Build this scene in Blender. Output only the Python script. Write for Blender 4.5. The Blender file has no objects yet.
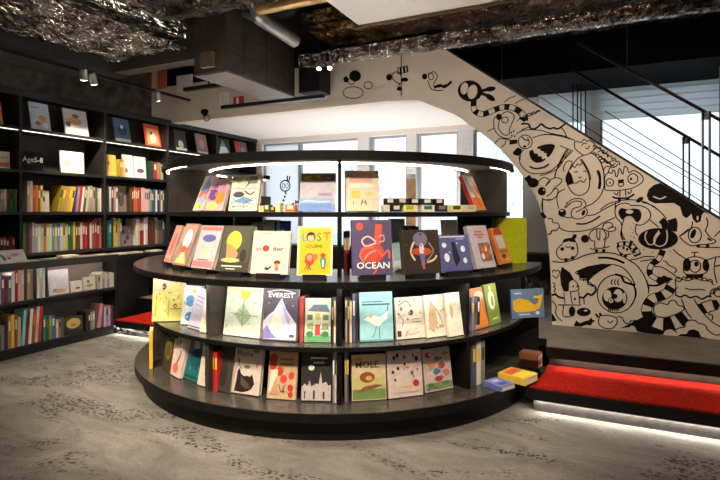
import bpy, bmesh, math, random
from mathutils import Vector, Matrix, Euler
random.seed(7)
R = math.radians; PI = math.pi
S = bpy.context.scene; COL = S.collection
# ---------- camera frame: the room's Y runs along the tall bookcase ----------
EYE = 1.45; FOC = 513.0; YAW = R(25.5); sn, cs = math.sin(YAW), math.cos(YAW)
FW = Vector((-sn, cs, 0)); RT = Vector((cs, sn, 0))
def ray(px, py):
    return FW + RT*((px-360)/FOC) + Vector((0, 0, (212-py)/FOC))
def onY(px, py, Y):
    d = ray(px, py); k = Y/d.y; return Vector((d.x*k, Y, EYE+d.z*k))
def onX(px, py, X):
    d = ray(px, py); k = X/d.x; return Vector((X, d.y*k, EYE+d.z*k))
def onZ(px, py, Z):
    d = ray(px, py); k = (Z-EYE)/d.z; return Vector((d.x*k, d.y*k, Z))
cd = bpy.data.cameras.new('camera'); cam = bpy.data.objects.new('camera', cd); COL.objects.link(cam)
cam.location = (0, 0, EYE); cam.rotation_euler = (R(90), 0, YAW)
cd.sensor_width = 36; cd.lens = FOC/720*36; cd.shift_y = -28/720; cd.clip_start = .05
S.camera = cam
# ---------- materials ----------
MC = {}
def mat(rgb, rough=.55, metal=0, var=.06, nscale=30, bump=0, bscale=60, spec=.4, name=None):
    key = (tuple(round(c, 3) for c in rgb), rough, metal, var, nscale, bump, spec)
    if key in MC: return MC[key]
    m = bpy.data.materials.new(name or 'surface'); m.use_nodes = True; nt = m.node_tree
    b = nt.nodes['Principled BSDF']; b.inputs['Roughness'].default_value = rough
    b.inputs['Metallic'].default_value = metal; b.inputs['Specular IOR Level'].default_value = spec
    tc = nt.nodes.new('ShaderNodeTexCoord'); n = nt.nodes.new('ShaderNodeTexNoise')
    n.inputs['Scale'].default_value = nscale; n.inputs['Detail'].default_value = 4
    nt.links.new(tc.outputs['Object'], n.inputs['Vector'])
    cr = nt.nodes.new('ShaderNodeValToRGB')
    cr.color_ramp.elements[0].position = .3; cr.color_ramp.elements[1].position = .7
    cr.color_ramp.elements[0].color = (*[max(0, c*(1-var)) for c in rgb], 1)
    cr.color_ramp.elements[1].color = (*[min(1, c*(1+var)) for c in rgb], 1)
    nt.links.new(n.outputs['Fac'], cr.inputs['Fac']); nt.links.new(cr.outputs['Color'], b.inputs['Base Color'])
    if bump:
        bn = nt.nodes.new('ShaderNodeTexNoise'); bn.inputs['Scale'].default_value = bscale; bn.inputs['Detail'].default_value = 6
        nt.links.new(tc.outputs['Object'], bn.inputs['Vector'])
        bp = nt.nodes.new('ShaderNodeBump'); bp.inputs['Strength'].default_value = bump; bp.inputs['Distance'].default_value = .02
        nt.links.new(bn.outputs['Fac'], bp.inputs['Height']); nt.links.new(bp.outputs['Normal'], b.inputs['Normal'])
    MC[key] = m; return m
def emat(rgb, st, name='glow'):
    m = bpy.data.materials.new(name); m.use_nodes = True; nt = m.node_tree
    b = nt.nodes['Principled BSDF']; b.inputs['Base Color'].default_value = (*rgb, 1)
    b.inputs['Emission Color'].default_value = (*rgb, 1); b.inputs['Emission Strength'].default_value = st
    return m
def s2l(c): return tuple((v/255/12.92 if v/255 <= .04045 else ((v/255+.055)/1.055)**2.4) for v in c)
PAL = {  # sRGB as seen
 'black': (18,17,17), 'charcoal': (48,46,48), 'grey': (128,126,124), 'white': (240,236,228), 'cream': (236,224,200),
 'beige': (205,186,160), 'red': (205,40,38), 'dark red': (120,24,28), 'orange': (236,120,40), 'yellow': (236,200,50),
 'lime': (176,190,30), 'green': (60,140,70), 'dark green': (30,72,52), 'teal': (40,130,130), 'turquoise': (120,200,200),
 'blue': (50,90,180), 'pale blue': (160,195,225), 'navy': (36,42,84), 'purple': (90,70,120), 'lavender': (180,170,200),
 'pink': (235,160,165), 'brown': (104,66,40), 'tan': (178,136,92), 'slate': (84,92,110), 'olive': (92,92,48), 'pale green': (196,216,170), 'pale yellow': (240,232,160)}
def pm(name, rough=.45):
    return mat(s2l(PAL[name]), rough=rough, var=.09, nscale=30)
def rgb(c, rough=.45): return mat(s2l(c), rough=rough, var=.09, nscale=30)
def cm(c): return pm(c) if isinstance(c, str) else rgb(c)
PAGES = mat(s2l((232,222,200)), rough=.8, var=.1, nscale=200, name='page_edges')
BLK = mat((.0065,.006,.006), rough=.48, var=.3, nscale=18, bump=.05, spec=.16, name='black_wood')
BLKM = mat((.02,.019,.018), rough=.3, metal=.3, var=.2, name='black_metal')
BRN = mat((.036,.029,.024), rough=.5, var=.2, nscale=12, name='dark_brown_laminate')
def shelf_top_mat():
    m = mat((.055,.05,.044), rough=.26, var=.4, nscale=9, bump=.04, spec=.6, name='grey_brown_shelf'); return m
SHT = shelf_top_mat()
LED = emat((1,.90,.75), 11, 'warm_led'); LEDD = emat((1,.9,.75), 2.0, 'soft_led')
LEDT = emat((1,.92,.8), 26, 'tray_led'); LEDU = emat((1,.92,.82), 42, 'added_uplight'); LEDC = emat((1,.92,.8), 60, 'counter_led'); LEDS = emat((1,.9,.76), 32, 'stage_led')
LEDF = emat((1,.95,.87), 75, 'floor_led')
# ---------- mesh builder ----------
class MB:
    def __init__(s): s.v = []; s.f = []; s.m = []; s.mats = []
    def mi(s, m):
        if m not in s.mats: s.mats.append(m)
        return s.mats.index(m)
    def add(s, vs, fs, m, M=None):
        o = len(s.v); k = s.mi(m)
        for v in vs: s.v.append(tuple(M @ Vector(v)) if M else tuple(v))
        for f in fs: s.f.append([i+o for i in f]); s.m.append(k)
    def box(s, x0, x1, y0, y1, z0, z1, m, M=None):
        s.add([(x0,y0,z0),(x1,y0,z0),(x1,y1,z0),(x0,y1,z0),(x0,y0,z1),(x1,y0,z1),(x1,y1,z1),(x0,y1,z1)],
              [(0,3,2,1),(4,5,6,7),(0,1,5,4),(1,2,6,5),(2,3,7,6),(3,0,4,7)], m, M); return s
    def poly(s, pts, z0, z1, m, M=None):  # extruded XY polygon
        n = len(pts); vs = [(p[0],p[1],z0) for p in pts]+[(p[0],p[1],z1) for p in pts]
        fs = [tuple(range(n-1,-1,-1)), tuple(range(n,2*n))]+[(i,(i+1)%n,n+(i+1)%n,n+i) for i in range(n)]
        s.add(vs, fs, m, M); return s
    def tube(s, pts, r, m, n=10, cap=True, radii=None):
        pts = [Vector(p) for p in pts]; vs = []; fs = []; L = len(pts)
        for i, p in enumerate(pts):
            t = (pts[min(i+1,L-1)]-pts[max(i-1,0)]).normalized()
            a = Vector((0,0,1)) if abs(t.z) < .9 else Vector((1,0,0))
            u = t.cross(a).normalized(); w = t.cross(u); rr = radii[i] if radii else r
            for k in range(n):
                an = 2*PI*k/n; vs.append(p+u*rr*math.cos(an)+w*rr*math.sin(an))
        for i in range(L-1):
            for k in range(n): fs.append((i*n+k, i*n+(k+1)%n, (i+1)*n+(k+1)%n, (i+1)*n+k))
        if cap: fs += [tuple(range(n-1,-1,-1)), tuple(range((L-1)*n, L*n))]
        s.add(vs, fs, m); return s
    def build(s, name, parent=None, loc=None, smooth=False, bevel=0):
        me = bpy.data.meshes.new(name); me.from_pydata(s.v, [], s.f)
        for m in s.mats: me.materials.append(m)
        for p, k in zip(me.polygons, s.m): p.material_index = k; p.use_smooth = smooth
        me.update()
        bm = bmesh.new(); bm.from_mesh(me); bmesh.ops.recalc_face_normals(bm, faces=bm.faces); bm.to_mesh(me); bm.free()
        o = bpy.data.objects.new(name, me); COL.objects.link(o)
        if parent: o.parent = parent
        if loc: o.location = loc
        if bevel:
            b = o.modifiers.new('bevel', 'BEVEL'); b.width = bevel; b.segments = 2; b.limit_method = 'ANGLE'
        return o
def empty(name, loc=(0,0,0), rot=(0,0,0)):
    o = bpy.data.objects.new(name, None); o.empty_display_size = .1; COL.objects.link(o); o.location = loc; o.rotation_euler = rot; return o
def tag(o, label=None, cat=None, group=None, kind=None):
    if label: o['label'] = label
    if cat: o['category'] = cat
    if group: o['group'] = group
    if kind: o['kind'] = kind
    return o
def struct(o, label=None):
    o['kind'] = 'structure'
    if label: o['label'] = label; 
    return o
# ---------- flat artwork: polygons, lines and lettering in a local (x, z) plane ----------
def smooth_path(p, k=4, closed=False):
    if len(p) < 3: return [Vector(q) for q in p]
    P = [Vector(q) for q in p]; n = len(P); out = []
    rng = n if closed else n-1
    for i in range(rng):
        a = P[(i-1) % n] if closed or i > 0 else P[0]; b = P[i]; c = P[(i+1) % n]; d = P[(i+2) % n] if closed or i+2 < n else P[-1]
        for j in range(k):
            t = j/k
            out.append(.5*((2*b)+(c-a)*t+(2*a-5*b+4*c-d)*t*t+(3*b-3*c+d-a)*t**3))
    if not closed: out.append(P[-1])
    return out
def ribbon(pts, w):
    n = len(pts); L = []; Q = []
    for i, p in enumerate(pts):
        t = pts[min(i+1,n-1)]-pts[max(i-1,0)]
        if t.length < 1e-9: t = Vector((1,0))
        t.normalize(); nn = Vector((-t.y, t.x))*w/2; L.append(p+nn); Q.append(p-nn)
    return L, Q
def ell(cx, cz, rx, rz, rot=0, n=20):
    c, s_ = math.cos(R(rot)), math.sin(R(rot))
    return [(cx+rx*math.cos(a)*c-rz*math.sin(a)*s_, cz+rx*math.cos(a)*s_+rz*math.sin(a)*c) for a in (2*PI*i/n for i in range(n))]
def textmesh(txt, size, align='CENTER'):
    cu = bpy.data.curves.new('lettering', 'FONT'); cu.body = txt; cu.size = size; cu.align_x = align; cu.align_y = 'CENTER'; cu.resolution_u = 2
    cu.offset = size*.012
    o = bpy.data.objects.new('lettering', cu); me = bpy.data.meshes.new_from_object(o)
    bpy.data.objects.remove(o); return me
def place_text(parent, txt, size, x, z, y, m, name='title', sx=1):
    me = textmesh(txt, size)
    for v in me.vertices: v.co = Vector((x+v.co.x*sx, y, z+v.co.y))
    me.materials.clear(); me.materials.append(m)
    o = bpy.data.objects.new(name, me); COL.objects.link(o); o.parent = parent; return o
# ---------- books ----------
def face_book(name, w, h, t, cover, spine, art, loc, yaw, tilt, label, group=None, cat='book', stand=False, lift=.024):
    """upright book, front cover facing local -Y, spine on the left"""
    base = Vector(loc)
    if stand:
        st = MB(); sw = w*.32
        st.box(-sw, sw, -t-.012, .05, 0, .02, BLKM); st.box(-sw, sw, -t-.014, -t-.006, .0, .036, BLKM)
        Mr = Matrix.Translation((0,.004,.02)) @ Matrix.Rotation(-tilt, 4, 'X')
        st.box(-sw*.8, sw*.8, .001, .005, .002, h*.6, BLKM, Mr)
        st.add([(-.004,.006,.02),(.004,.006,.02),(.004,.05,.02),(-.004,.05,.02),(-.004,.006+h*.4*math.tan(tilt),.02+h*.4),(.004,.006+h*.4*math.tan(tilt),.02+h*.4)],
               [(0,1,2,3),(0,1,5,4),(2,3,4,5),(1,2,5),(0,3,4)], BLKM)
        so = st.build('book_stand', loc=base); so.rotation_euler = (0,0,yaw)
        wl = label.split()[:11]
        while wl[-1] in ('a','the','on','with','of','its','in','and','at','leftmost','blue,'): wl.pop()
        tag(so, 'black stand under the '+' '.join(wl).rstrip(','))
        so['category'] = 'book stand'; so['group'] = 'black stands under face-out books'
        base = base+Vector((0,0,lift))
    e = empty(name, base, (-tilt, 0, yaw)); tag(e, label, cat, group)
    c = cm(cover); sp = cm(spine) if spine else c; b = .003; ov = .004
    mb = MB(); mb.box(-w/2, w/2, -t, -t+b, 0, h, c).box(-w/2, w/2, -b, 0, 0, h, c).box(-w/2-.001, -w/2+b, -t+.0005, -.0005, 0, h, sp)
    cv = mb.build('cover', e, bevel=.0008)
    MB().box(-w/2+b, w/2-ov, -t+b, -b, ov, h-ov, PAGES).build('page_block', e)
    am = MB(); k = 0; texts = []
    for op in art:
        y = -t-.0005-.0004*k; k += 1; ty = op[0]
        if ty == 'r': pts = [(op[1],op[2]),(op[3],op[2]),(op[3],op[4]),(op[1],op[4])]; col = op[5]
        elif ty == 'e': pts = ell(*op[1:5], n=18); col = op[5]
        elif ty == 'p': pts = op[1]; col = op[2]
        elif ty == 'l':
            sp_ = smooth_path([( (u-.5)*w, v*h) for u, v in op[1]], 4); L, Q = ribbon(sp_, op[2]*w)
            vs = [(p.x,y,p.y) for p in L]+[(p.x,y,p.y) for p in Q]; n = len(L)
            am.add(vs, [(i,i+1,n+i+1,n+i) for i in range(n-1)], cm(op[3])); continue
        elif ty == 't': texts.append((op, y)); continue
        pts = [((min(max(u,.005),.995)-.5)*w, min(max(v,.005),.995)*h) for u, v in pts]
        am.add([(x,y,z) for x, z in pts], [tuple(range(len(pts)))], cm(col))
    if am.v: am.build('cover_picture', cv)
    for op, y in texts:
        place_text(cv, op[1], op[4]*h, (op[2]-.5)*w, op[3]*h, y, cm(op[5]), 'title', op[6] if len(op) > 6 else 1)
    return e
def unit_book():
    mb = MB(); A = cm('grey'); B_ = PAGES; C_ = cm('white')
    mb.box(0,1,0,.02,0,1,A); mb.box(0,.12,.02,1,0,1,A); mb.box(.88,1,.02,1,0,1,A)
    mb.box(.12,.88,.02,.97,.02,.98,B_)
    mb.add([(.2,-.004,.55),(.8,-.004,.55),(.8,-.004,.85),(.2,-.004,.85)], [(0,1,2,3)], C_)
    o = mb.build('book'); me = o.data; bpy.data.objects.remove(o); return me
UB = unit_book()
def spine_book(col, t, h, d, loc, yaw, lean=0, band=None, label=None, group=None):
    o = bpy.data.objects.new('book', UB); COL.objects.link(o); o.scale = (t, d, h); o.location = loc; o.rotation_euler = (0, lean, yaw)
    jb = random.choice([.72,.86,1,1.08]); cc_ = PAL[col] if isinstance(col, str) else col; cc_ = tuple(min(255, c*jb*.9+.1*sum(cc_)/3) for c in cc_)
    o.material_slots[0].link = 'OBJECT'; o.material_slots[0].material = rgb(cc_)
    o.material_slots[2].link = 'OBJECT'; o.material_slots[2].material = cm(band or col)
    return tag(o, label, 'book', group)
# ================= ROOM =================
def carpet_mat():
    m = bpy.data.materials.new('concrete_carpet'); m.use_nodes = True; nt = m.node_tree; N = nt.nodes; Lk = nt.links
    b = N['Principled BSDF']; b.inputs['Roughness'].default_value = .75; b.inputs['Specular IOR Level'].default_value = .25
    tc = N.new('ShaderNodeTexCoord')
    mp = N.new('ShaderNodeMapping'); mp.inputs['Scale'].default_value = (1, 2.6, 1); mp.inputs['Rotation'].default_value = (0,0,R(12)); Lk.new(tc.outputs['Object'], mp.inputs['Vector'])
    def noise(sc, det, rough=.6, src=mp, dist=0):
        n = N.new('ShaderNodeTexNoise'); n.inputs['Scale'].default_value = sc; n.inputs['Detail'].default_value = det
        n.inputs['Roughness'].default_value = rough; n.inputs['Distortion'].default_value = dist
        Lk.new(src.outputs[0] if src is mp else tc.outputs['Object'], n.inputs['Vector']); return n
    def ramp(src, p0, c0, p1, c1):
        r = N.new('ShaderNodeValToRGB'); r.color_ramp.elements[0].position = p0; r.color_ramp.elements[0].color = (*c0,1)
        r.color_ramp.elements[1].position = p1; r.color_ramp.elements[1].color = (*c1,1); Lk.new(src, r.inputs['Fac']); return r
    def mix(f, a, b_, mode='MIX'):
        x = N.new('ShaderNodeMix'); x.data_type = 'RGBA'; x.blend_type = mode
        if isinstance(f, float): x.inputs[0].default_value = f
        else: Lk.new(f, x.inputs[0])
        Lk.new(a, x.inputs[6])
        if isinstance(b_, tuple): x.inputs[7].default_value = (*b_,1)
        else: Lk.new(b_, x.inputs[7])
        return x.outputs[2]
    base = ramp(noise(1.6, 8, .65, mp, 1.2).outputs['Fac'], .32, (.155,.143,.124), .70, (.335,.31,.27))
    fine = ramp(noise(45, 3, .7).outputs['Fac'], .3, (.72,.72,.72), .7, (1.12,1.12,1.12))
    c = mix(1.0, base.outputs['Color'], fine.outputs['Color'], 'MULTIPLY')
    vo = N.new('ShaderNodeTexVoronoi'); vo.inputs['Scale'].default_value = 40; Lk.new(tc.outputs['Object'], vo.inputs['Vector'])
    dots = ramp(vo.outputs['Distance'], .42, (1,1,1), .56, (0,0,0))
    mask = ramp(noise(1.1, 5, .62, mp, .6).outputs['Fac'], .505, (0,0,0), .575, (1,1,1))
    m2 = ramp(noise(14, 2, .6).outputs['Fac'], .42, (0,0,0), .5, (1,1,1))
    mm = mix(1.0, dots.outputs['Color'], mask.outputs['Color'], 'MULTIPLY'); mm = mix(1.0, mm, m2.outputs['Color'], 'MULTIPLY')
    c = mix(mm, c, (.03,.028,.026))
    # thin scratches
    sc = ramp(noise(3.2, 10, .8, mp, 2.5).outputs['Fac'], .485, (0,0,0), .5, (1,1,1)); sc2 = ramp(noise(3.2, 10, .8, mp, 2.5).outputs['Fac'], .5, (1,1,1), .515, (0,0,0))
    ln = mix(1.0, sc.outputs['Color'], sc2.outputs['Color'], 'MULTIPLY'); lf = mix(.35, ln, ln)
    dim = N.new('ShaderNodeMath'); dim.operation = 'MULTIPLY'; dim.inputs[1].default_value = .6; Lk.new(lf, dim.inputs[0])
    c = mix(dim.outputs[0], c, (.12,.10,.085))
    Lk.new(c, b.inputs['Base Color'])
    bp = N.new('ShaderNodeBump'); bp.inputs['Strength'].default_value = .25; bp.inputs['Distance'].default_value = .004
    Lk.new(noise(220, 3, .7).outputs['Fac'], bp.inputs['Height']); Lk.new(bp.outputs['Normal'], b.inputs['Normal'])
    return m
FL = carpet_mat()
def foil_mat(tint, dark, name, rough=.28):
    m = bpy.data.materials.new(name); m.use_nodes = True; nt = m.node_tree; N = nt.nodes; Lk = nt.links
    b = N['Principled BSDF']; b.inputs['Metallic'].default_value = .85; b.inputs['Roughness'].default_value = rough
    tc = N.new('ShaderNodeTexCoord'); n = N.new('ShaderNodeTexNoise'); n.inputs['Scale'].default_value = 2.5; n.inputs['Detail'].default_value = 9; n.inputs['Roughness'].default_value = .7; n.inputs['Distortion'].default_value = 1.5
    Lk.new(tc.outputs['Object'], n.inputs['Vector'])
    r = N.new('ShaderNodeValToRGB'); r.color_ramp.elements[0].position = .42; r.color_ramp.elements[0].color = (*dark,1); r.color_ramp.elements[1].position = .52; r.color_ramp.elements[1].color = (*tint,1)
    Lk.new(n.outputs['Fac'], r.inputs['Fac']); Lk.new(r.outputs['Color'], b.inputs['Base Color'])
    mpv = N.new('ShaderNodeMapping'); mpv.inputs['Scale'].default_value = (1,.4,1); mpv.inputs['Rotation'].default_value = (0,0,.5); Lk.new(tc.outputs['Object'], mpv.inputs['Vector'])
    v = N.new('ShaderNodeTexVoronoi'); v.inputs['Scale'].default_value = 13; v.distance = 'MINKOWSKI'
    n2 = N.new('ShaderNodeTexNoise'); n2.inputs['Scale'].default_value = 5; n2.inputs['Detail'].default_value = 4; n2.inputs['Distortion'].default_value = 2
    Lk.new(mpv.outputs[0], n2.inputs['Vector']); Lk.new(mpv.outputs[0], v.inputs['Vector'])
    a = N.new('ShaderNodeMath'); a.operation = 'ADD'; Lk.new(v.outputs['Distance'], a.inputs[0]); Lk.new(n2.outputs['Fac'], a.inputs[1])
    bp = N.new('ShaderNodeBump'); bp.inputs['Strength'].default_value = 1; bp.inputs['Distance'].default_value = .05
    Lk.new(a.outputs[0], bp.inputs['Height']); Lk.new(bp.outputs['Normal'], b.inputs['Normal']); return m
FOIL = foil_mat((.92,.84,.74), (.22,.18,.15), 'crumpled_silver_foil', .2)
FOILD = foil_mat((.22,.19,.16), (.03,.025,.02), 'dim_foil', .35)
FOILG = foil_mat((.42,.27,.13), (.05,.03,.015), 'golden_foil', .3)
WALLM = mat((.76,.67,.56), rough=.7, var=.03, nscale=4, name='mural_plaster')
SOFM = mat((.80,.74,.69), rough=.75, var=.02, nscale=3, name='soffit_plaster')
DK = mat((.02,.018,.017), rough=.7, var=.3, nscale=5, name='dark_ceiling_paint')
DKP = mat((.12,.108,.096), rough=.3, metal=.5, var=.6, nscale=7, bump=.35, bscale=5, name='dark_reflective_panel')
WCEIL = mat((.74,.69,.63), rough=.8, var=.03, nscale=3, name='pale_ceiling_board')
GRY = mat((.30,.30,.29), rough=.6, var=.1, nscale=8, name='grey_concrete')
GALV = mat((.32,.31,.30), rough=.4, metal=.7, var=.15, nscale=15, name='galvanised_steel')
X0, X1, YF, YB, HC = -5.87, 3.4, -2.6, 7.37, 3.62
struct(MB().box(X0,X1,YF,YB+.3,-.12,0,FL).build('floor'))
struct(MB().box(X0,X1,YF,YB+.3,HC,HC+.1,DK).build('ceiling'))
struct(MB().box(X0-.1,X0,YF,YB+.3,0,HC,DKP).build('wall_left'))
struct(MB().box(X0,X1,YF-.1,YF,0,HC,WALLM).build('wall_front'))
struct(MB().box(X1,X1+.1,YF,YB+.3,0,HC,WALLM).build('wall_right'))
# back wall with window openings
BW = mat((.62,.66,.70), rough=.6, var=.02, name='pale_blue_grey_wall'); PIER = mat((.75,.73,.71), rough=.6, var=.08, name='grey_pier')
wins = [(-5.42,-4.68,.88,2.64),(-4.68,-3.56,.88,2.64),(-3.366,-2.73,.88,2.64),(-2.57,-1.94,.88,2.64),(-1.707,-1.0,.88,2.64),(-.6,-.21,.88,3.0),(-.055,2.9,.88,3.0)]
wb = MB(); wb.box(X0,X1,YB,YB+.25,0,.88,DK); wb.box(X0,-.8,YB,YB+.25,2.64,HC,SOFM); wb.box(-.8,X1,YB,YB+.25,3.0,HC,DK)
ed = [X0]+[e for w in wins for e in w[:2]]+[X1]
for i in range(0, len(ed), 2):
    mm_ = mat((.72,.62,.55), rough=.6, name='cream_pier') if i == 0 else (mat((.52,.50,.50), rough=.6, name='pale_grey_curtain_pier') if i == 10 else PIER)
    if ed[i+1]-ed[i] < .001: continue
    wb.box(ed[i], ed[i+1], YB, YB+.25, .88, 3.0 if i > 10 else 2.64, mm_)
struct(wb.build('wall_back'))
GL = bpy.data.materials.new('window_glass'); GL.use_nodes = True; nt = GL.node_tree; nt.nodes.clear()
o_ = nt.nodes.new('ShaderNodeOutputMaterial'); mx = nt.nodes.new('ShaderNodeMixShader'); tr = nt.nodes.new('ShaderNodeBsdfTransparent'); gs = nt.nodes.new('ShaderNodeBsdfGlossy'); gs.inputs['Roughness'].default_value = .03
fr = nt.nodes.new('ShaderNodeFresnel'); fr.inputs['IOR'].default_value = 1.3; tr.inputs['Color'].default_value = (.93,.96,.97,1)
nt.links.new(fr.outputs[0], mx.inputs[0]); nt.links.new(tr.outputs[0], mx.inputs[1]); nt.links.new(gs.outputs[0], mx.inputs[2]); nt.links.new(mx.outputs[0], o_.inputs[0])
FROST = bpy.data.materials.new('frosted_glass'); FROST.use_nodes = True; nt = FROST.node_tree; nt.nodes.clear()
o_ = nt.nodes.new('ShaderNodeOutputMaterial'); mx = nt.nodes.new('ShaderNodeMixShader'); tl = nt.nodes.new('ShaderNodeBsdfTranslucent'); df = nt.nodes.new('ShaderNodeBsdfDiffuse'); tl.inputs['Color'].default_value = (.97,.98,1,1); df.inputs['Color'].default_value = (.6,.66,.72,1); mx.inputs[0].default_value = .12
nt.links.new(tl.outputs[0], mx.inputs[1]); nt.links.new(df.outputs[0], mx.inputs[2]); nt.links.new(mx.outputs[0], o_.inputs[0])
for i, (a, b_, z0, z1) in enumerate(wins):
    f = MB(); t = .03; m = mat((.42,.42,.42), rough=.4, metal=.4, name='aluminium_frame')
    f.box(a,a+t,YB+.06,YB+.12,z0,z1,m).box(b_-t,b_,YB+.06,YB+.12,z0,z1,m).box(a+t,b_-t,YB+.06,YB+.12,z0,z0+t,m).box(a+t,b_-t,YB+.06,YB+.12,z1-t,z1,m)
    if b_-a > 2: 
        f.box(1.25,1.29,YB+.06,YB+.12,z0+t,z1-t,m)
    w = struct(f.build('window_%d' % (i+1)))
    MB().box(a+t,b_-t,YB+.085,YB+.091,z0+t,z1-t,GL if i else FROST).build('glass', w)
# brown lower panelling of the third pier seen behind the island and black sill ledge
MB_ = MB().box(-2.72,-2.58,YB-.03,YB,.88,1.95,mat((.30,.16,.08), rough=.5, var=.3, nscale=9, name='brown_wood'))
struct(MB_.build('trim_1'))
struct(MB().box(-.95,2.9,YB-.35,YB-.002,.60,.90,BLK).build('trim_2'))
struct(MB().box(-.95,2.9,YB-.30,YB-.002,.34,.60,foil_mat((.3,.28,.26),(.1,.09,.08),'speckled_panel',.6)).build('trim_3'))
# white slatted blinds above the stair windows
bl = tag(empty('slatted_blind', (-.8,YB-.10,2.62)), 'wide white horizontal slatted blind over the window above the stairs', 'blind')
WS = FROST.copy(); WS.name = 'white_slat'
for n_ in WS.node_tree.nodes:
    if 'Color' in n_.inputs: n_.inputs['Color'].default_value = (.85,.87,.87,1)
for k in range(5):
    s_ = MB().box(0,3.65,-.05,.05,-.003,.003,WS).build('slat', bl, (.0,0,.05+k*.085)); s_.rotation_euler = (R(68),0,0)
MB().box(0,3.65,-.04,.04,.44,.49,WS).build('head_rail', bl)
# ceiling slab, soffit and black box beam above stairs
struct(MB().box(X0,-1.66,5.50,YB,2.72,3.2,SOFM).build('ceiling_soffit'))
struct(MB().box(-1.62,X1,6.22,YB-.0,3.02,HC,mat((.006,.006,.006), rough=.8, spec=.1, name='black_bulkhead')).build('ceiling_bulkhead'))
# ---------- mural wall (plane Y = 5.36) ----------
YM = 5.36
def mp_(px, py): p = onY(px, py, YM); return (p.x, p.z)
arch = [(450,112),(460,117.5),(469,124.5),(478,130.5),(487,137.5),(498,147),(510,160),(522,175),(532,190),(540,207),(546,228),(549,250),(551,285),(552,325)]
A = smooth_path([mp_(*p) for p in arch], 3)
lowL = [(X0,2.70),(-2.2,2.70),(-1.85,2.68)]
top0 = mp_(442,47.5); slope = (mp_(720,220)[1]-top0[1])/(mp_(720,220)[0]-top0[0])
Xend = 2.2
outl = [(p[0],p[1]) for p in lowL]+[(p.x,p.y) for p in A]+[(Xend,.34),(Xend,top0[1]+slope*(Xend-top0[0])),top0,(X0,top0[1])]
outl = [(max(x,X0),z) for x, z in outl]
# mitre last arch point onto the stage
outl[len(lowL)+len(A)-1] = (outl[len(lowL)+len(A)-1][0], .342)
outl[len(lowL)+len(A)] = (Xend, .342)
w = MB(); Mx = Matrix(((1,0,0,0),(0,0,1,YM),(0,1,0,0),(0,0,0,1)))
w.poly(outl, 0, .14, WALLM, Mx)
mural_wall = struct(w.build('wall_mural'), 'cream wall with black cartoon line mural beside the stairs')
# cap edge of stair stringer
p1 = Vector((top0[0],YM-.012,top0[1])); 
cp = MB(); dx = Xend-top0[0]
cp.add([(top0[0],YM-.01,top0[1]),(Xend,YM-.01,top0[1]+slope*dx),(Xend,YM+.16,top0[1]+slope*dx),(top0[0],YM+.16,top0[1]),
        (top0[0],YM-.01,top0[1]+.025),(Xend,YM-.01,top0[1]+slope*dx+.025),(Xend,YM+.16,top0[1]+slope*dx+.025),(top0[0],YM+.16,top0[1]+.025)],
       [(0,3,2,1),(4,5,6,7),(0,1,5,4),(1,2,6,5),(2,3,7,6),(3,0,4,7)], BLKM)
struct(cp.build('trim_4'))
# ---- mural drawing: ink shapes 1 mm proud of the wall ----
INK = mat((.008,.006,.006), rough=.7, var=.1, spec=.12, name='mural_ink')
mu = MB(); lay = [0]
def conv(o, q): return mp_(o[0]+q[0]/o[2], o[1]+q[1]/o[2])
def F(o, pts, m=INK, sm=True):
    lay[0] += 1; y = YM-.0012-.00002*lay[0]
    P = [conv(o, q) for q in pts]
    if sm: P = [tuple(v) for v in smooth_path(P, 3, True)]
    mu.add([(x,y,z) for x, z in P], [tuple(range(len(P)))], m)
def E(o, cx, cy, rx, ry, rot=0, m=INK):
    F(o, ell(cx, cy, rx, ry, rot, 22), m, False)
def L(o, pts, w=4, m=INK, closed=False):
    lay[0] += 1; y = YM-.0012-.00002*lay[0]
    P = smooth_path([conv(o, q) for q in pts], 4, closed)
    if closed: P.append(P[0])
    sc = (conv(o,(pts[0][0]+w,pts[0][1]))[0]-conv(o,pts[0])[0])
    A_, B_ = ribbon(P, max(sc*1.25, .0095)); n = len(P)
    mu.add([(p.x,y,p.y) for p in A_]+[(p.x,y,p.y) for p in B_], [(i,i+1,n+i+1,n+i) for i in range(n-1)], m)
def EO(o, cx, cy, rx, ry, w=4, rot=0): L(o, ell(cx,cy,rx,ry,rot,16), w, closed=True)
def STR(o, pts, w, n, start=1):
    lay[0] += 1; y = YM-.0012-.00002*lay[0]
    P = smooth_path([conv(o, q) for q in pts], 12); sc = abs(conv(o,(pts[0][0]+w,pts[0][1]))[0]-conv(o,pts[0])[0])
    A_, B_ = ribbon(P, sc); N_ = len(P)
    for k in range(n):
        i0, i1 = int((N_-1)*k/n), int((N_-1)*(k+1)/n)
        mu.add([(p.x,y,p.y) for p in A_[i0:i1+1]]+[(p.x,y,p.y) for p in B_[i0:i1+1]],
            [(i,i+1,(i1-i0+1)+i+1,(i1-i0+1)+i) for i in range(i1-i0)], INK if (k+start) % 2 else WALLM)
    for Q in (A_, B_):
        T, U = ribbon(Q, .007)
        mu.add([(p.x,y-.00001,p.y) for p in T]+[(p.x,y-.00001,p.y) for p in U], [(i,i+1,N_+i+1,N_+i) for i in range(N_-1)], INK)
a = (450,60,8)
E(a,160,248,98,85,8); E(a,115,228,30,48,12,WALLM); E(a,180,255,38,58,15,WALLM)
E(a,322,232,45,20,-8); E(a,322,300,44,22,32); L(a,[(240,250),(290,238),(320,232)],20); L(a,[(240,262),(290,282),(320,298)],20)
STR(a,[(190,325),(190,385),(215,420),(265,432),(320,415),(380,390),(430,378),(480,378),(540,400),(592,450),(600,490)],42,13)
L(a,[(430,340),(480,305),(530,285)],4); L(a,[(520,350),(560,325),(600,315)],4)
a = (480,100,8)
STR(a,[(345,110),(340,150),(315,185)],48,3,0)
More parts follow.
